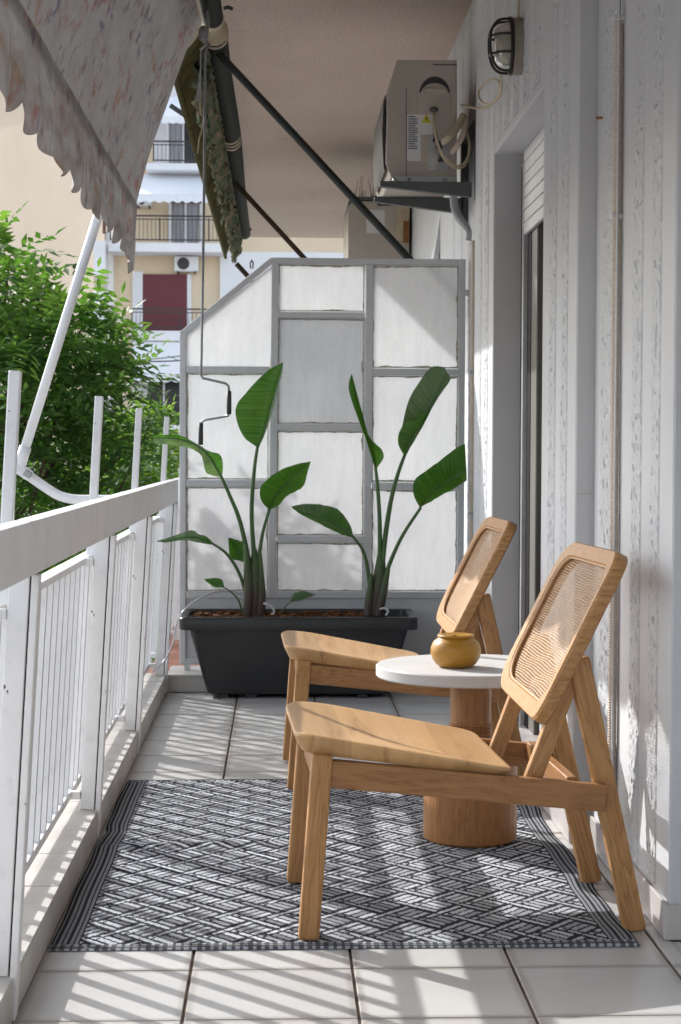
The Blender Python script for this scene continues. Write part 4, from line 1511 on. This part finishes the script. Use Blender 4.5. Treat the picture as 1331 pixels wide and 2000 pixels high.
bar('warning_mark', (0.573,7.057,2.311), (0.573,7.057,2.295), .0006, .004, 'label_ink', ac, up=(1, 0, 0))
plate('valve_recess', (0.58,0.659,2.104,2.233), ACY, .002, 'ac_metal', ac)
for (px_, w_) in (((0.623,7.05,2.187), .013), ((0.631,7.05,2.135), .011), ((0.606,7.05,2.215), .008)):
    lathe('valve', [(w_, 0), (w_, .012), (w_ * .6, .013), (w_ * .6, .03)], (px_[0], ACY - .002, px_[2]), 'ac_dark', ac, 10)
plate('base_pan', (0.443,0.695,2.055,2.078), ACY + .004, .006, 'ac_metal', ac)
for p in ((0.446,7.05,2.065), (0.506,7.05,2.062), (0.643,7.05,2.064)):
    tube('foot', [(p[0], ACY - .002, p[2] + .008), (p[0] + .01, ACY - .002, p[2] - .012)], .008, 'ac_metal', ac, 8)
tube('refrigerant_pipe', [(0.714,7.03,2.314),(0.688,7,2.259),(0.655,6.97,2.218),(0.633,6.99,2.201)], .0135, 'cable_cream', ac, 10, 16)
tube('refrigerant_pipe', [(0.725,7.04,2.306),(0.713,7.01,2.237),(0.688,7,2.189),(0.668,7.02,2.167)], .0115, 'conduit', ac, 10, 16)
tube('power_cable', [(0.602,7.05,2.326),(0.603,7.01,2.25),(0.625,6.99,2.167),(0.672,6.99,2.114),(0.719,7.01,2.126),(0.74,7.02,2.183),(0.73,7.04,2.256)], .0048, 'cable_cream', ac, 8, 30)
tube('power_cable', [(0.598,7.05,2.326),(0.601,7.01,2.24),(0.629,6.99,2.147),(0.686,6.99,2.101),(0.729,7.02,2.128),(0.739,7.03,2.195)], .0040, 'cable_cream', ac, 8, 30)
lathe('cable_gland', [(.016, -.006), (.018, .0), (.014, .006)], (0.601,7.05,2.338), 'bracket', ac, 12)
bk1 = thing('wall_bracket', (.78, 7.06, (0.758,7.04,2.007)[2]), 'dark metal wall bracket carrying the beige air conditioner', 'bracket')
a_, b_ = (0.389,7.03,2.038), (0.748,7.03,2.03)
prism('arm', [(a_[0], a_[2] - .006), (a_[0], a_[2] + .014), (b_[0], b_[2] + .022), (b_[0], b_[2] - .036)], 7.01, 7.05, 'bracket', bk1, .002)
a_, b_ = (0.398,7.62,2.06), (0.777,7.62,2.047)
prism('arm', [(a_[0], a_[2] - .006), (a_[0], a_[2] + .016), (b_[0], b_[2] + .026), (b_[0], b_[2] - .040)], 7.60, 7.64, 'bracket', bk1, .002)
u0, u1 = (0.769,7.03,1.986), (0.762,7.03,2.333)
bar('upright', (.780, 7.03, u0[2]), (.780, 7.03, u1[2]), .036, .04, 'bracket', bk1, up=(0, 1, 0), bev=.002)
bar('upright', (.782, 7.62, u0[2] - .02), (.782, 7.62, u1[2]), .032, .04, 'bracket', bk1, up=(0, 1, 0), bev=.002)
bar('wall_rail', (.785, 6.99, u1[2] - .02), (.785, 7.7, u1[2] - .02), .02, .035, 'bracket', bk1)
# drain hose from the bracket down the wall
dh = thing('drain_hose', (.78, 7.3, 1.6), 'grey drain hose curving from the air conditioner to the wall', 'hose')
tube('bend', [(0.704,7.3,2.054),(0.709,7.3,1.992),(0.724,7.28,1.948),(0.746,7.25,1.914),(0.76,7.23,1.887),(0.759,7.23,1.85)], [.017, .017, .017, .015, .013, .012], 'cable_grey', dh, 10, 20)


def corrugated(name, pth, r, mat, parent, pitch=.0075):
    pts = []
    rads = []
    for (a, b) in zip(pth[:-1], pth[1:]):
        a, b = Vector(a), Vector(b)
        n = max(2, int((b - a).length / pitch))
        for k in range(n):
            for f, q in ((0, .86), (.25, 1.06), (.6, 1.06), (.8, .86)):
                pts.append(a.lerp(b, (k + f) / n))
                rads.append(r * q)
    vs_, fs_ = tube_geo(pts, rads, 10)
    return mesh(name, vs_, fs_, mat, parent, True)


corrugated('corrugated_run', [(.781, 7.23, (0.756,7.23,1.85)[2]), (.781, 7.23, .08)], .0115, 'conduit', dh)
for z in (1.32, .75):
    put('clip', box_me(.03, .008, .012, 'cable_grey', .001), Matrix.Translation((.782, 7.217, z)), dh)
cd = thing('cable_conduit', (.79, 4.19, .1), 'beige corrugated cable conduit running down the wall behind the front chair', 'conduit')
corrugated('corrugated_run', [(.788, 4.19, (0.79,4.169,2)[2]), (.788, 4.185, 1.9), (.788, 4.19, 1.2), (.788, 4.183, .6), (.788, 4.19, .09)], .0105, 'conduit', cd, .0062)
for p in ((0.79,4.17,2.012), (0.79,4.16,1.552), (0.79,4.14,0.759)):
    put('clip', box_me(.030, .026, .011, 'label_white', .002), Matrix.Translation((.789, 4.189, p[2])), cd)
tube('cable', [(.790, 4.19, (0.79,4.169,1.998)[2]), (.792, 4.186, 2.45), (.793, 4.195, 2.6), (.793, 4.19, 2.86)], .0032, 'lamp_black', cd, 6, 14)
tube('cable', [(.786, 4.172, 2.1), (.786, 4.170, 1.4), (.786, 4.174, .8), (.786, 4.171, .12)], .0026, 'label_white', cd, 6, 14)

# the neighbour's unit with bird spikes
a2p = [(0.784,10.9,2.519), (0.442,10.9,2.515), (0.411,10.9,2.478), (0.413,10.9,2.058), (0.786,10.9,2.061)]
ac2 = ac_unit('air_conditioner', 'pale air conditioner with bird spikes on top, behind the screen', 10.9, [(p[0], p[2]) for p in a2p], .8)
box('cover', (a2p[1][0] - .02, a2p[0][0]), (10.88, 11.72), (a2p[0][2] + .001, a2p[0][2] + .018), 'bracket', ac2)
plate('sticker', (0.523,0.635,2.321,2.461), 10.9, .002, 'label_white', ac2)
plate('name_strip', (0.591,0.672,2.486,2.502), 10.9, .003, 'ac_dark', ac2)
plate('pipe_cover', (0.704,0.784,2.277,2.482), 10.9, .02, 'cable_cream', ac2)
plate('pipe_slot', (0.746,0.78,2.262,2.392), 10.879, .012, 'cork', ac2)
for k in range(22):
    x = a2p[1][0] + .015 + (a2p[0][0] - a2p[1][0] - .06) * rnd.random() * .62
    yb = 10.92 + .7 * rnd.random()
    tube('bird_spike', [(x, yb, a2p[0][2] + .018), (x + rnd.uniform(-.025, .025), yb + rnd.uniform(-.03, .03), a2p[0][2] + rnd.uniform(.11, .16))], .0016, 'bird_spike', ac2, 5)
bar('bracket_arm', (.80, 11.0, a2p[3][2] - .02), (a2p[3][0] - .02, 11.0, a2p[3][2] - .02), .03, .03, 'bracket', ac2)
bar('bracket_arm', (.80, 11.55, a2p[3][2] - .02), (a2p[3][0] - .02, 11.55, a2p[3][2] - .02), .03, .03, 'bracket', ac2)
# leaning ladder
ld = thing('ladder', (0.778,9,1.826), 'aluminium ladder leaning on the wall behind the screen', 'ladder')
l0, l1 = Vector((0.733,9,1.672)), Vector((0.822,9,2.235))
d = (l0 - l1).normalized()
l0 = l0 + d * ((l0.z - .045) / -d.z)
l2, l3 = l0 + Vector((.02, .38, 0)), l1 + Vector((.02, .38, 0))
bar('rail', l0, l1, .06, .028, 'alu', ld, up=(1, 0, 0), bev=.002)
bar('rail', l2, l3, .06, .028, 'alu', ld, up=(1, 0, 0), bev=.002)
for k in range(1, 7):
    f = k / 7
    bar('rung', l0.lerp(l1, f) + Vector((0, .014, 0)), l2.lerp(l3, f) - Vector((0, .014, 0)), .03, .028, 'alu', ld)

# ------------------------------------------------------------------ bulkhead lamp
LY = 5.60
lc = Vector((XS, LY, (0.696,5.6,2.262)[2]))
lm = thing('bulkhead_lamp', lc, 'oval bulkhead lamp with black wire cage high on the wall', 'lamp')


def oval(x, ry, rz, n=28):
    return [Vector((x, LY + ry * math.cos(2 * math.pi * k / n), lc.z + rz * math.sin(2 * math.pi * k / n))) for k in range(n)]


def oval_loft(nm, levels, mat, parent, n=28):
    vs_, fs_ = [], []
    for a in levels:
        vs_ += oval(*a, n)
    for r_ in range(len(levels) - 1):
        for k in range(n):
            fs_.append((r_ * n + k, r_ * n + (k + 1) % n, (r_ + 1) * n + (k + 1) % n, (r_ + 1) * n + k))
    fs_.append(tuple(range(n)))
    fs_.append(tuple((len(levels) - 1) * n + k for k in range(n)))
    o = mesh(nm, vs_, fs_, mat, parent, True)
    o.data.set_sharp_from_angle(angle=R(40))
    return o


oval_loft('base', [(XS - .001, .062, .088), (XS - .026, .062, .088), (XS - .032, .058, .083)], 'lamp_base', lm)
lev = [(XS - .0325, .050, .074)]
for k in range(7):
    f = k / 6
    lev.append((XS - .036 - .05 * math.sin(f * math.pi / 2), .050 * math.cos(f * 1.2), .074 * math.cos(f * 1.0)))
oval_loft('glass', lev, 'lamp_glass', lm)
rg_ = oval(XS - .036, .058, .084)
tube('cage_ring', rg_ + [rg_[0]], .006, 'lamp_black', lm, 8)
for dy in (-.022, .022):
    pts = [(XS - .036, LY + dy, lc.z - .080), (XS - .075, LY + dy, lc.z - .074), (XS - .098, LY + dy, lc.z - .035), (XS - .100, LY + dy, lc.z + .035), (XS - .078, LY + dy, lc.z + .074), (XS - .036, LY + dy, lc.z + .080)]
    tube('cage_bar', pts, .0042, 'lamp_black', lm, 7, 24)
for dz in (-.028, .028):
    pts = [(XS - .036, LY - .056, lc.z + dz), (XS - .080, LY - .045, lc.z + dz), (XS - .101, LY, lc.z + dz), (XS - .080, LY + .045, lc.z + dz), (XS - .036, LY + .056, lc.z + dz)]
    tube('cage_bar', pts, .0042, 'lamp_black', lm, 7, 24)
for s_ in (-1, 1):
    tube('screw', [(XS - .03, LY, lc.z + s_ * .086), (XS - .045, LY, lc.z + s_ * .086)], .006, 'lamp_base', lm, 8)
tube('supply_cable', [(XS - .012, LY, lc.z + .088), (XS - .010, LY - .004, 2.6), (XS - .010, LY, CEIL)], .004, 'cable_cream', lm, 7, 14)
lcb = thing('looped_cable', (0.74,6.236,2.264), 'coiled cream cable hanging between the bulkhead lamp and the air conditioner', 'cable')
tube('cable', [(0.7,5.75,2.215),(0.719,5.85,2.194),(0.723,5.95,2.173),(0.701,6.05,2.168),(0.683,6.15,2.201),(0.684,6.2,2.242),(0.703,6.15,2.264),(0.726,6.05,2.252),(0.74,6.05,2.227),(0.751,6.25,2.228),(0.74,6.55,2.249),(0.726,6.95,2.333),(0.706,7.05,2.358)], .0042, 'cable_cream', lcb, 8, 60)

# ------------------------------------------------------------------ buildings across
def slab_box(nm, rect, y0, y1, mat, parent, bev=0):
    return box(nm, (rect[0], rect[1]), (y0, y1), (rect[2], rect[3]), mat, parent, bev)


BY = 60.0
ap = thing('apartment_building', (-3, BY + 5, GZ), 'peach apartment block with white balconies across the street', 'building')
slab_box('wall', (-5.656,3.943,-9.644,14.98), BY, BY + 10, 'bg_peach', ap)
slab_box('wall', (-4.195,1.218,10.281,14.937), BY - .06, BY - .004, 'bg_lav', ap)
slab_box('pilaster', (-5.807,-5.495,-9.608,9.093), BY - .25, BY + 3, 'bg_white', ap)
slab_box('pilaster', (-4.88,-4.542,4.889,6.922), BY - .1, BY - .003, 'bg_white', ap)
slab_box('pilaster', (-3.069,-2.935,4.902,6.852), BY - .1, BY - .003, 'bg_white', ap)
slab_box('wall', (-4.897,-2.152,1.834,4.671), BY - .05, BY - .003, 'bg_lav', ap)
slab_box('wall', (-1.981,3.974,4.061,7.592), BY - .2, BY - .003, 'bg_white', ap)
slab_box('wall', (-4.897,-2.147,-7.908,1.575), BY - .05, BY - .003, 'bg_white', ap)


def balcony(rect, x_rail, ztop_rect):
    s_ = slab_box('balcony_slab', rect, BY - 1.3, BY - .003, 'bg_white', ap, .02)
    x0, x1, z1, zt = x_rail[0], x_rail[1], rect[3], ztop_rect
    rl = put('balcony_railing', None, Matrix.Translation((x0, BY - 1.25, z1)), ap)
    bar('rail', (x0, BY - 1.22, zt), (x1, BY - 1.22, zt), .05, .05, 'bg_iron', rl)
    bar('rail', (x0, BY - 1.22, zt - .11), (x1, BY - 1.22, zt - .11), .03, .03, 'bg_iron', rl)
    bar('rail', (x0, BY - 1.22, z1 + .10), (x1, BY - 1.22, z1 + .10), .04, .04, 'bg_iron', rl)
    n = int((x1 - x0) / .13)
    me = box_me(.016, .016, zt - z1 - .13, 'bg_iron')
    for k in range(n + 1):
        put('baluster', me if k % 12 else box_me(.045, .045, zt - z1 - .13, 'bg_iron'), Matrix.Translation((x0 + (x1 - x0) * k / n, BY - 1.22, (zt + z1) / 2)), rl)
    return s_


balcony((-4.353,-1.288,10.095,10.311), ((-4.105,58.7,11.021)[0], (-1.29,58.7,11.055)[0]), (-4.105,58.7,11.021)[2])
balcony((-5.56,-1.749,7.439,7.74), ((-5.493,58.7,8.613)[0], (-1.783,58.7,8.651)[0]), (-4.104,58.7,8.611)[2])
balcony((-4.865,-1.277,4.561,4.886), ((-4.799,58.7,5.591)[0], (-1.279,58.7,5.618)[0]), (-4.103,58.7,5.596)[2])
balcony((-4.865,-1.271,1.551,1.852), ((-4.799,58.7,2.567)[0], (-1.272,58.7,2.587)[0]), (-4.102,58.7,2.554)[2])


def window(rect, panes, mat, curtain=None, frame='bg_white'):
    x0, x1, z0, z1 = rect
    w = put('window', None, Matrix.Translation(((x0 + x1) / 2, BY - .1, z0)), ap)
    f = .09
    for a, b in (((x0, x0 + f), (z0, z1)), ((x1 - f, x1), (z0, z1)), ((x0 + f, x1 - f), (z1 - f, z1))):
        box('frame', a, (BY - .16, BY - .065), b, frame, w)
    wd = (x1 - x0 - 2 * f) / panes
    for k in range(panes):
        box('pane', (x0 + f + wd * k + .03, x0 + f + wd * (k + 1) - .03), (BY - .11, BY - .07), (z0, z1 - f), curtain[k] if curtain else mat, w)
        if k:
            box('frame', (x0 + f + wd * k - .03, x0 + f + wd * k + .03), (BY - .16, BY - .065), (z0, z1 - f - .001), frame, w)
    return w


window((-3.767,-2.637,10.507,11.902), 2, 'bg_dark', ['bg_curtain', 'bg_dark'])
window((-3.681,-2.566,7.876,9.34), 2, 'bg_curtain')
slab_box('head_box', (-3.625,-2.595,9.18,9.326), BY - .2, BY - .165, 'bg_brown', ap)
wr = (-4.542,-3.071,4.942,6.833)
sh = put('roller_shutter', None, Matrix.Translation((wr[0], BY - .1, wr[2])), ap)
nsl = 22
for k in range(nsl):
    h = (wr[3] - wr[2]) / nsl
    box('shutter_slat', (wr[0], wr[1]), (BY - .09 - .012 * (k % 2), BY - .01), (wr[2] + h * k + .004, wr[2] + h * (k + 1)), 'bg_red', sh)
window((-4.47,-3.2,1.853,3.405), 2, 'bg_dark')
window((-4.181,-2.484,-0.375,0.994), 2, 'bg_dark')


def bg_awning(name, label, p_top, p_bot, x0, x1, val, parent=None):
    a = thing(name, ((x0 + x1) / 2, p_bot[0], p_bot[1]), label, 'awning', 'awnings on the apartment block')
    th = .03
    vs_ = [(x0, p_top[0], p_top[1]), (x1, p_top[0], p_top[1]), (x1, p_bot[0], p_bot[1]), (x0, p_bot[0], p_bot[1])]
    vs_ += [(v[0], v[1], v[2] - th) for v in vs_]
    mesh('fabric', vs_, [(0, 3, 2, 1), (4, 5, 6, 7), (0, 1, 5, 4), (1, 2, 6, 5), (2, 3, 7, 6), (3, 0, 4, 7)], 'bg_fabric', a)
    n = 60
    vs_, fs_ = [], []
    for k in range(n + 1):
        x = x0 + (x1 - x0) * k / n
        q = (k * 9 / n) % 1.0
        vs_ += [(x, p_bot[0] - .02, p_bot[1] - .03), (x, p_bot[0] - .02 - .02 * math.sin(k), p_bot[1] - .03 - val * (.75 + .25 * math.sin(q * math.pi)))]
    for k in range(n):
        fs_.append((2 * k, 2 * k + 1, 2 * k + 3, 2 * k + 2))
    mesh('valance', vs_, fs_, 'bg_fabric', a)
    tube('hem_bar', [(x0, p_bot[0], p_bot[1] - .03), (x1, p_bot[0], p_bot[1] - .03)], .025, 'bg_white', a, 8)
    return a


zt_, zb_ = (-4.119,58.9,10.079)[2], (-4.028,57.6,9.165)[2]
bg_awning('house_awning', 'white awning stretched out over the middle balcony of the apartment block', (BY - .4, zt_), (57.6, zb_), (-4.872,58,9.213)[0], (-2.222,58,9.242)[0], .26)
zt_, zb_ = (-4.12,58.9,12.626)[2], (-4.029,57.6,11.626)[2]
bg_awning('house_awning', 'white awning over the topmost visible balcony of the apartment block', (BY - .4, zt_), (57.6, zb_), (-4.057,58,11.7)[0], (-1.768,58,11.729)[0], .22)
zt_, zb_ = (-4.11,58.8,4.523)[2], (-4.092,58.55,3.513)[2]
bg_awning('house_awning', 'grey-white awning hanging straight down below the red shutter balcony', (58.8, zt_), (58.55, zb_), (-4.766,58.5,3.506)[0], (-1.934,58.5,3.524)[0], .28)


def bg_ac(rect, label):
    a = thing('wall_air_conditioner', ((rect[0] + rect[1]) / 2, BY - .25, rect[2]), label, 'air conditioner', 'air conditioners on the apartment block')
    slab_box('casing', rect, BY - .42, BY - .10, 'bg_white', a, .03)
    r_ = (rect[3] - rect[2]) * .40
    cx_, cz_ = rect[0] + (rect[1] - rect[0]) * .38, (rect[2] + rect[3]) / 2
    vs_, fs_ = tube_geo([(cx_, BY - .44, cz_), (cx_, BY - .415, cz_)], r_, 20)
    mesh('fan_grille', vs_, fs_, 'bg_iron', a)
    for k in (.15, .85):
        x = rect[0] + (rect[1] - rect[0]) * k
        box('bracket', (x - .02, x + .02), (BY - .42, BY - .004), (rect[2] - .06, rect[2] - .001), 'bg_iron', a)
    return a


bg_ac((-3.482,-2.69,6.911,7.408), 'white air conditioner above the red shutter of the apartment block')
bg_ac((-4.746,-4.225,9.054,9.244), 'white air conditioner under the outstretched awning of the apartment block')
wire = thing('street_cable', (-3.983,57,3.818), 'dark cables strung across the front of the apartment block', 'cable')
tube('cable', [(-4.853,57,3.828),(-3.983,57,3.802),(-3.016,57,3.856),(-1.724,57,4.075)], .022, 'bg_iron', wire, 6, 20)
tube('cable', [(-4.853,57,3.844),(-3.984,57,3.882),(-3.016,57,4.002),(-1.724,57,4.237)], .016, 'bg_iron', wire, 6, 20)
tube('joint_box', [(-4.95,57,3.892),(-4.756,57,3.78),(-4.676,57,3.716)], .09, 'bg_iron', wire, 8)

bw = thing('blank_building', (-9, 70, GZ), 'tall blank cream side wall of a building behind the tree', 'building')
prism('wall', [(-5.76, 59.5), (-25.76, 86.2), (-25.76, 104), (-5.76, 104)], GZ, 14.2, 'bg_cream', bw, plane='XY')
prism('parapet', [(-5.9, 59.3), (-25.9, 86.0), (-25.9, 104.2), (-5.9, 104.2)], 14.201, 14.6, 'bg_white', bw, plane='XY')
slab_box('wall', (-6.013,-5.639,-9.376,7.762), 58.5, 59.45, 'bg_white', bw)
slab_box('ledge', (-5.992,-5.63,6.233,6.631), 58.35, 58.498, 'bg_cream', bw)
wn2 = slab_box('small_window', (-5.8,-5.668,5.513,5.877), 58.44, 58.498, 'bg_brown', bw)
for k_ in range(3):
    q_ = (-5.8,-5.668,5.513,5.877)
    box('window_bar', (q_[0] + .04 + .045 * k_, q_[0] + .055 + .045 * k_), (58.41, 58.438), (q_[2], q_[3]), 'bg_white', wn2)
slab_box('shutter', (-5.721,-5.622,7.992,8.586), 58.46, 58.6, 'bg_brown', bw)

# ------------------------------------------------------------------ trees
def make_tree(name, label, base, trunk_top, blobs, mat, nleaf, leaflet, seed, group, limbs):
    rg = random.Random(seed)
    tr = thing(name, base, label, 'tree', group)
    b, tt = Vector(base), Vector(trunk_top)
    tube('trunk', [b, b.lerp(tt, .4) + Vector((.12, .05, 0)), b.lerp(tt, .75) + Vector((-.06, .05, 0)), tt], [.17, .13, .10, .06], 'bark_tree', tr, 10, 16)
    for (c, rad) in limbs:
        c = Vector(c)
        st_ = b.lerp(tt, rg.uniform(.7, .98))
        mid = st_.lerp(c, .5) + Vector((rg.uniform(-.15, .15), rg.uniform(-.1, .1), .18))
        tube('limb', [st_, mid, c], [rad * 1.6, rad, rad * .35], 'bark_tree', tr, 7, 14)
    tot = sum(w for *_, w in blobs)
    V, F, T = [], [], []
    for (c, rx, ry, rz, w) in blobs:
        c = Vector(c)
        for k in range(int(nleaf * w / tot)):
            # twig position, denser near the shell
            dv = Vector((rg.gauss(0, 1), rg.gauss(0, 1), rg.gauss(0, 1))).normalized()
            rr = rg.random() ** .42
            p = c + Vector((dv.x * rx, dv.y * ry, dv.z * rz)) * rr
            ax = (Vector((dv.x, dv.y, dv.z * .6 + .15)) + Vector((rg.gauss(0, .45), rg.gauss(0, .45), rg.gauss(0, .3)))).normalized()
            side = ax.cross(Vector((0, 0, 1)))
            if side.length < .1:
                side = Vector((1, 0, 0))
            side.normalize()
            side = Matrix.Rotation(rg.uniform(-.7, .7), 3, ax) @ side
            nrm = side.cross(ax)
            n = rg.choice((4, 5, 6))
            L = leaflet * (n * .62)
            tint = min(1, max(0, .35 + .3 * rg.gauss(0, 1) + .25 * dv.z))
            for q in range(n + 1):
                f = (q + .6) / (n + .6)
                o = p + ax * L * f - Vector((0, 0, 1)) * L * .28 * f * f
                sides = (1, -1) if q < n else (0,)
                for s_ in sides:
                    d_ = (side * s_ * 1.0 + ax * (.35 if s_ else 1.2)).normalized() + Vector((0, 0, -.15)) + Vector((rg.gauss(0, .12), rg.gauss(0, .12), rg.gauss(0, .12)))
                    d_.normalize()
                    wv = d_.cross(nrm).normalized()
                    l_ = leaflet * rg.uniform(.8, 1.15) * (1 - .25 * abs(f - .5))
                    h_ = l_ * .17
                    i0 = len(V)
                    V += [o, o + d_ * l_ * .42 + wv * h_ + nrm * h_ * .35, o + d_ * l_, o + d_ * l_ * .42 - wv * h_ + nrm * h_ * .35]
                    F += [(i0, i0 + 1, i0 + 2), (i0, i0 + 2, i0 + 3)]
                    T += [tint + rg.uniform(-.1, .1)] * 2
    cr_ = mesh('crown', V, F, mat, tr, True, kind='stuff')
    at = cr_.data.attributes.new('tint', 'FLOAT', 'FACE')
    at.data.foreach_set('value', T)
    return tr


# near tree: crown seen over the railing, its top slopes down to the right
nb = [((-2.25, 8.7, 2.1), .6, .5, .45, 4), ((-1.67,9.6,1.59), .45, .6, .45, 7), ((-1.41,9.4,1.923), .12, .2, .18, 1.6), ((-1.279,9.3,1.521), .2, .35, .2, 2.6), ((-1.127,9.8,1.634), .19, .35, .17, 2.6), ((-0.969,9.6,1.486), .16, .3, .15, 2),
      ((-1.293,9.8,1.3), .36, .5, .3, 6), ((-0.939,10,1.224), .24, .4, .22, 3.6), ((-1.404,10.2,0.937), .42, .5, .33, 6), ((-1.079,10.4,0.937), .3, .4, .24, 4), ((-1.882,10,0.936), .7, .8, .7, 9)]
make_tree('locust_tree', 'feathery green tree in front of the blank cream wall, outside the railing', (-2.6, 10.2, GZ), (-1.9, 10.1, 1.0), nb, 'leaf_tree', 1350, .092, 5, 'street trees beyond the railing',
          [((-1.151,10,1.053), .022), ((-0.879,9.8,1.497), .022), ((-1.306,9.5,1.747), .02), ((-1.397,9.4,2.003), .012), ((-0.857,10.2,0.997), .018), ((-1.158,9.6,1.485), .018), ((-1.226,9.5,1.854), .012), ((-1.044,9.8,1.773), .012), ((-0.971,9.9,1.333), .014), ((-1.332,9.3,1.311), .016), ((-1.145,10.2,0.822), .018), ((-1.2,9.5,1.157), .016), ((-0.749,10.3,1.115), .012)])
fb = [((-1.812,15,0.44), .8, .9, .45, 9), ((-1.346,15.5,0.643), .6, .8, .5, 7), ((-1.09,15,0.805), .24, .4, .30, 2.8), ((-0.995,14.6,1.121), .12, .2, .12, 1.0), ((-1.998,14.5,-0.12), 1.0, .9, .6, 8), ((-1.218,14.5,-0.036), .8, .9, .5, 7), ((-2.951,15,0.479), 1.2, 1, .8, 6), ((-0.907,15.5,0.38), .35, .6, .4, 2.5)]
make_tree('locust_tree', 'lighter yellow-green tree lower down, seen just above the handrail', (-1.9, 15.2, GZ), (-1.6, 15.2, -.2), fb, 'leaf_tree_far', 2000, .10, 9, 'street trees beyond the railing',
          [((-1.642,15,0.653), .03), ((-1.133,15,0.911), .025), ((-2.066,15,0.311), .03)])
sb = [((-3.2, 21, -2.2), 1.9, 2, 1.7, 5), ((-1.0, 22, -2.6), 1.6, 1.8, 1.5, 5)]
make_tree('locust_tree', 'dark green tree crown filling the street below the handrail', (-2.2, 21.5, GZ), (-2.1, 21.5, -3), sb, 'leaf_tree', 1500, .11, 13, 'street trees beyond the railing', [((-3, 21, -2.4), .04), ((-1.3, 21.8, -2.6), .04)])
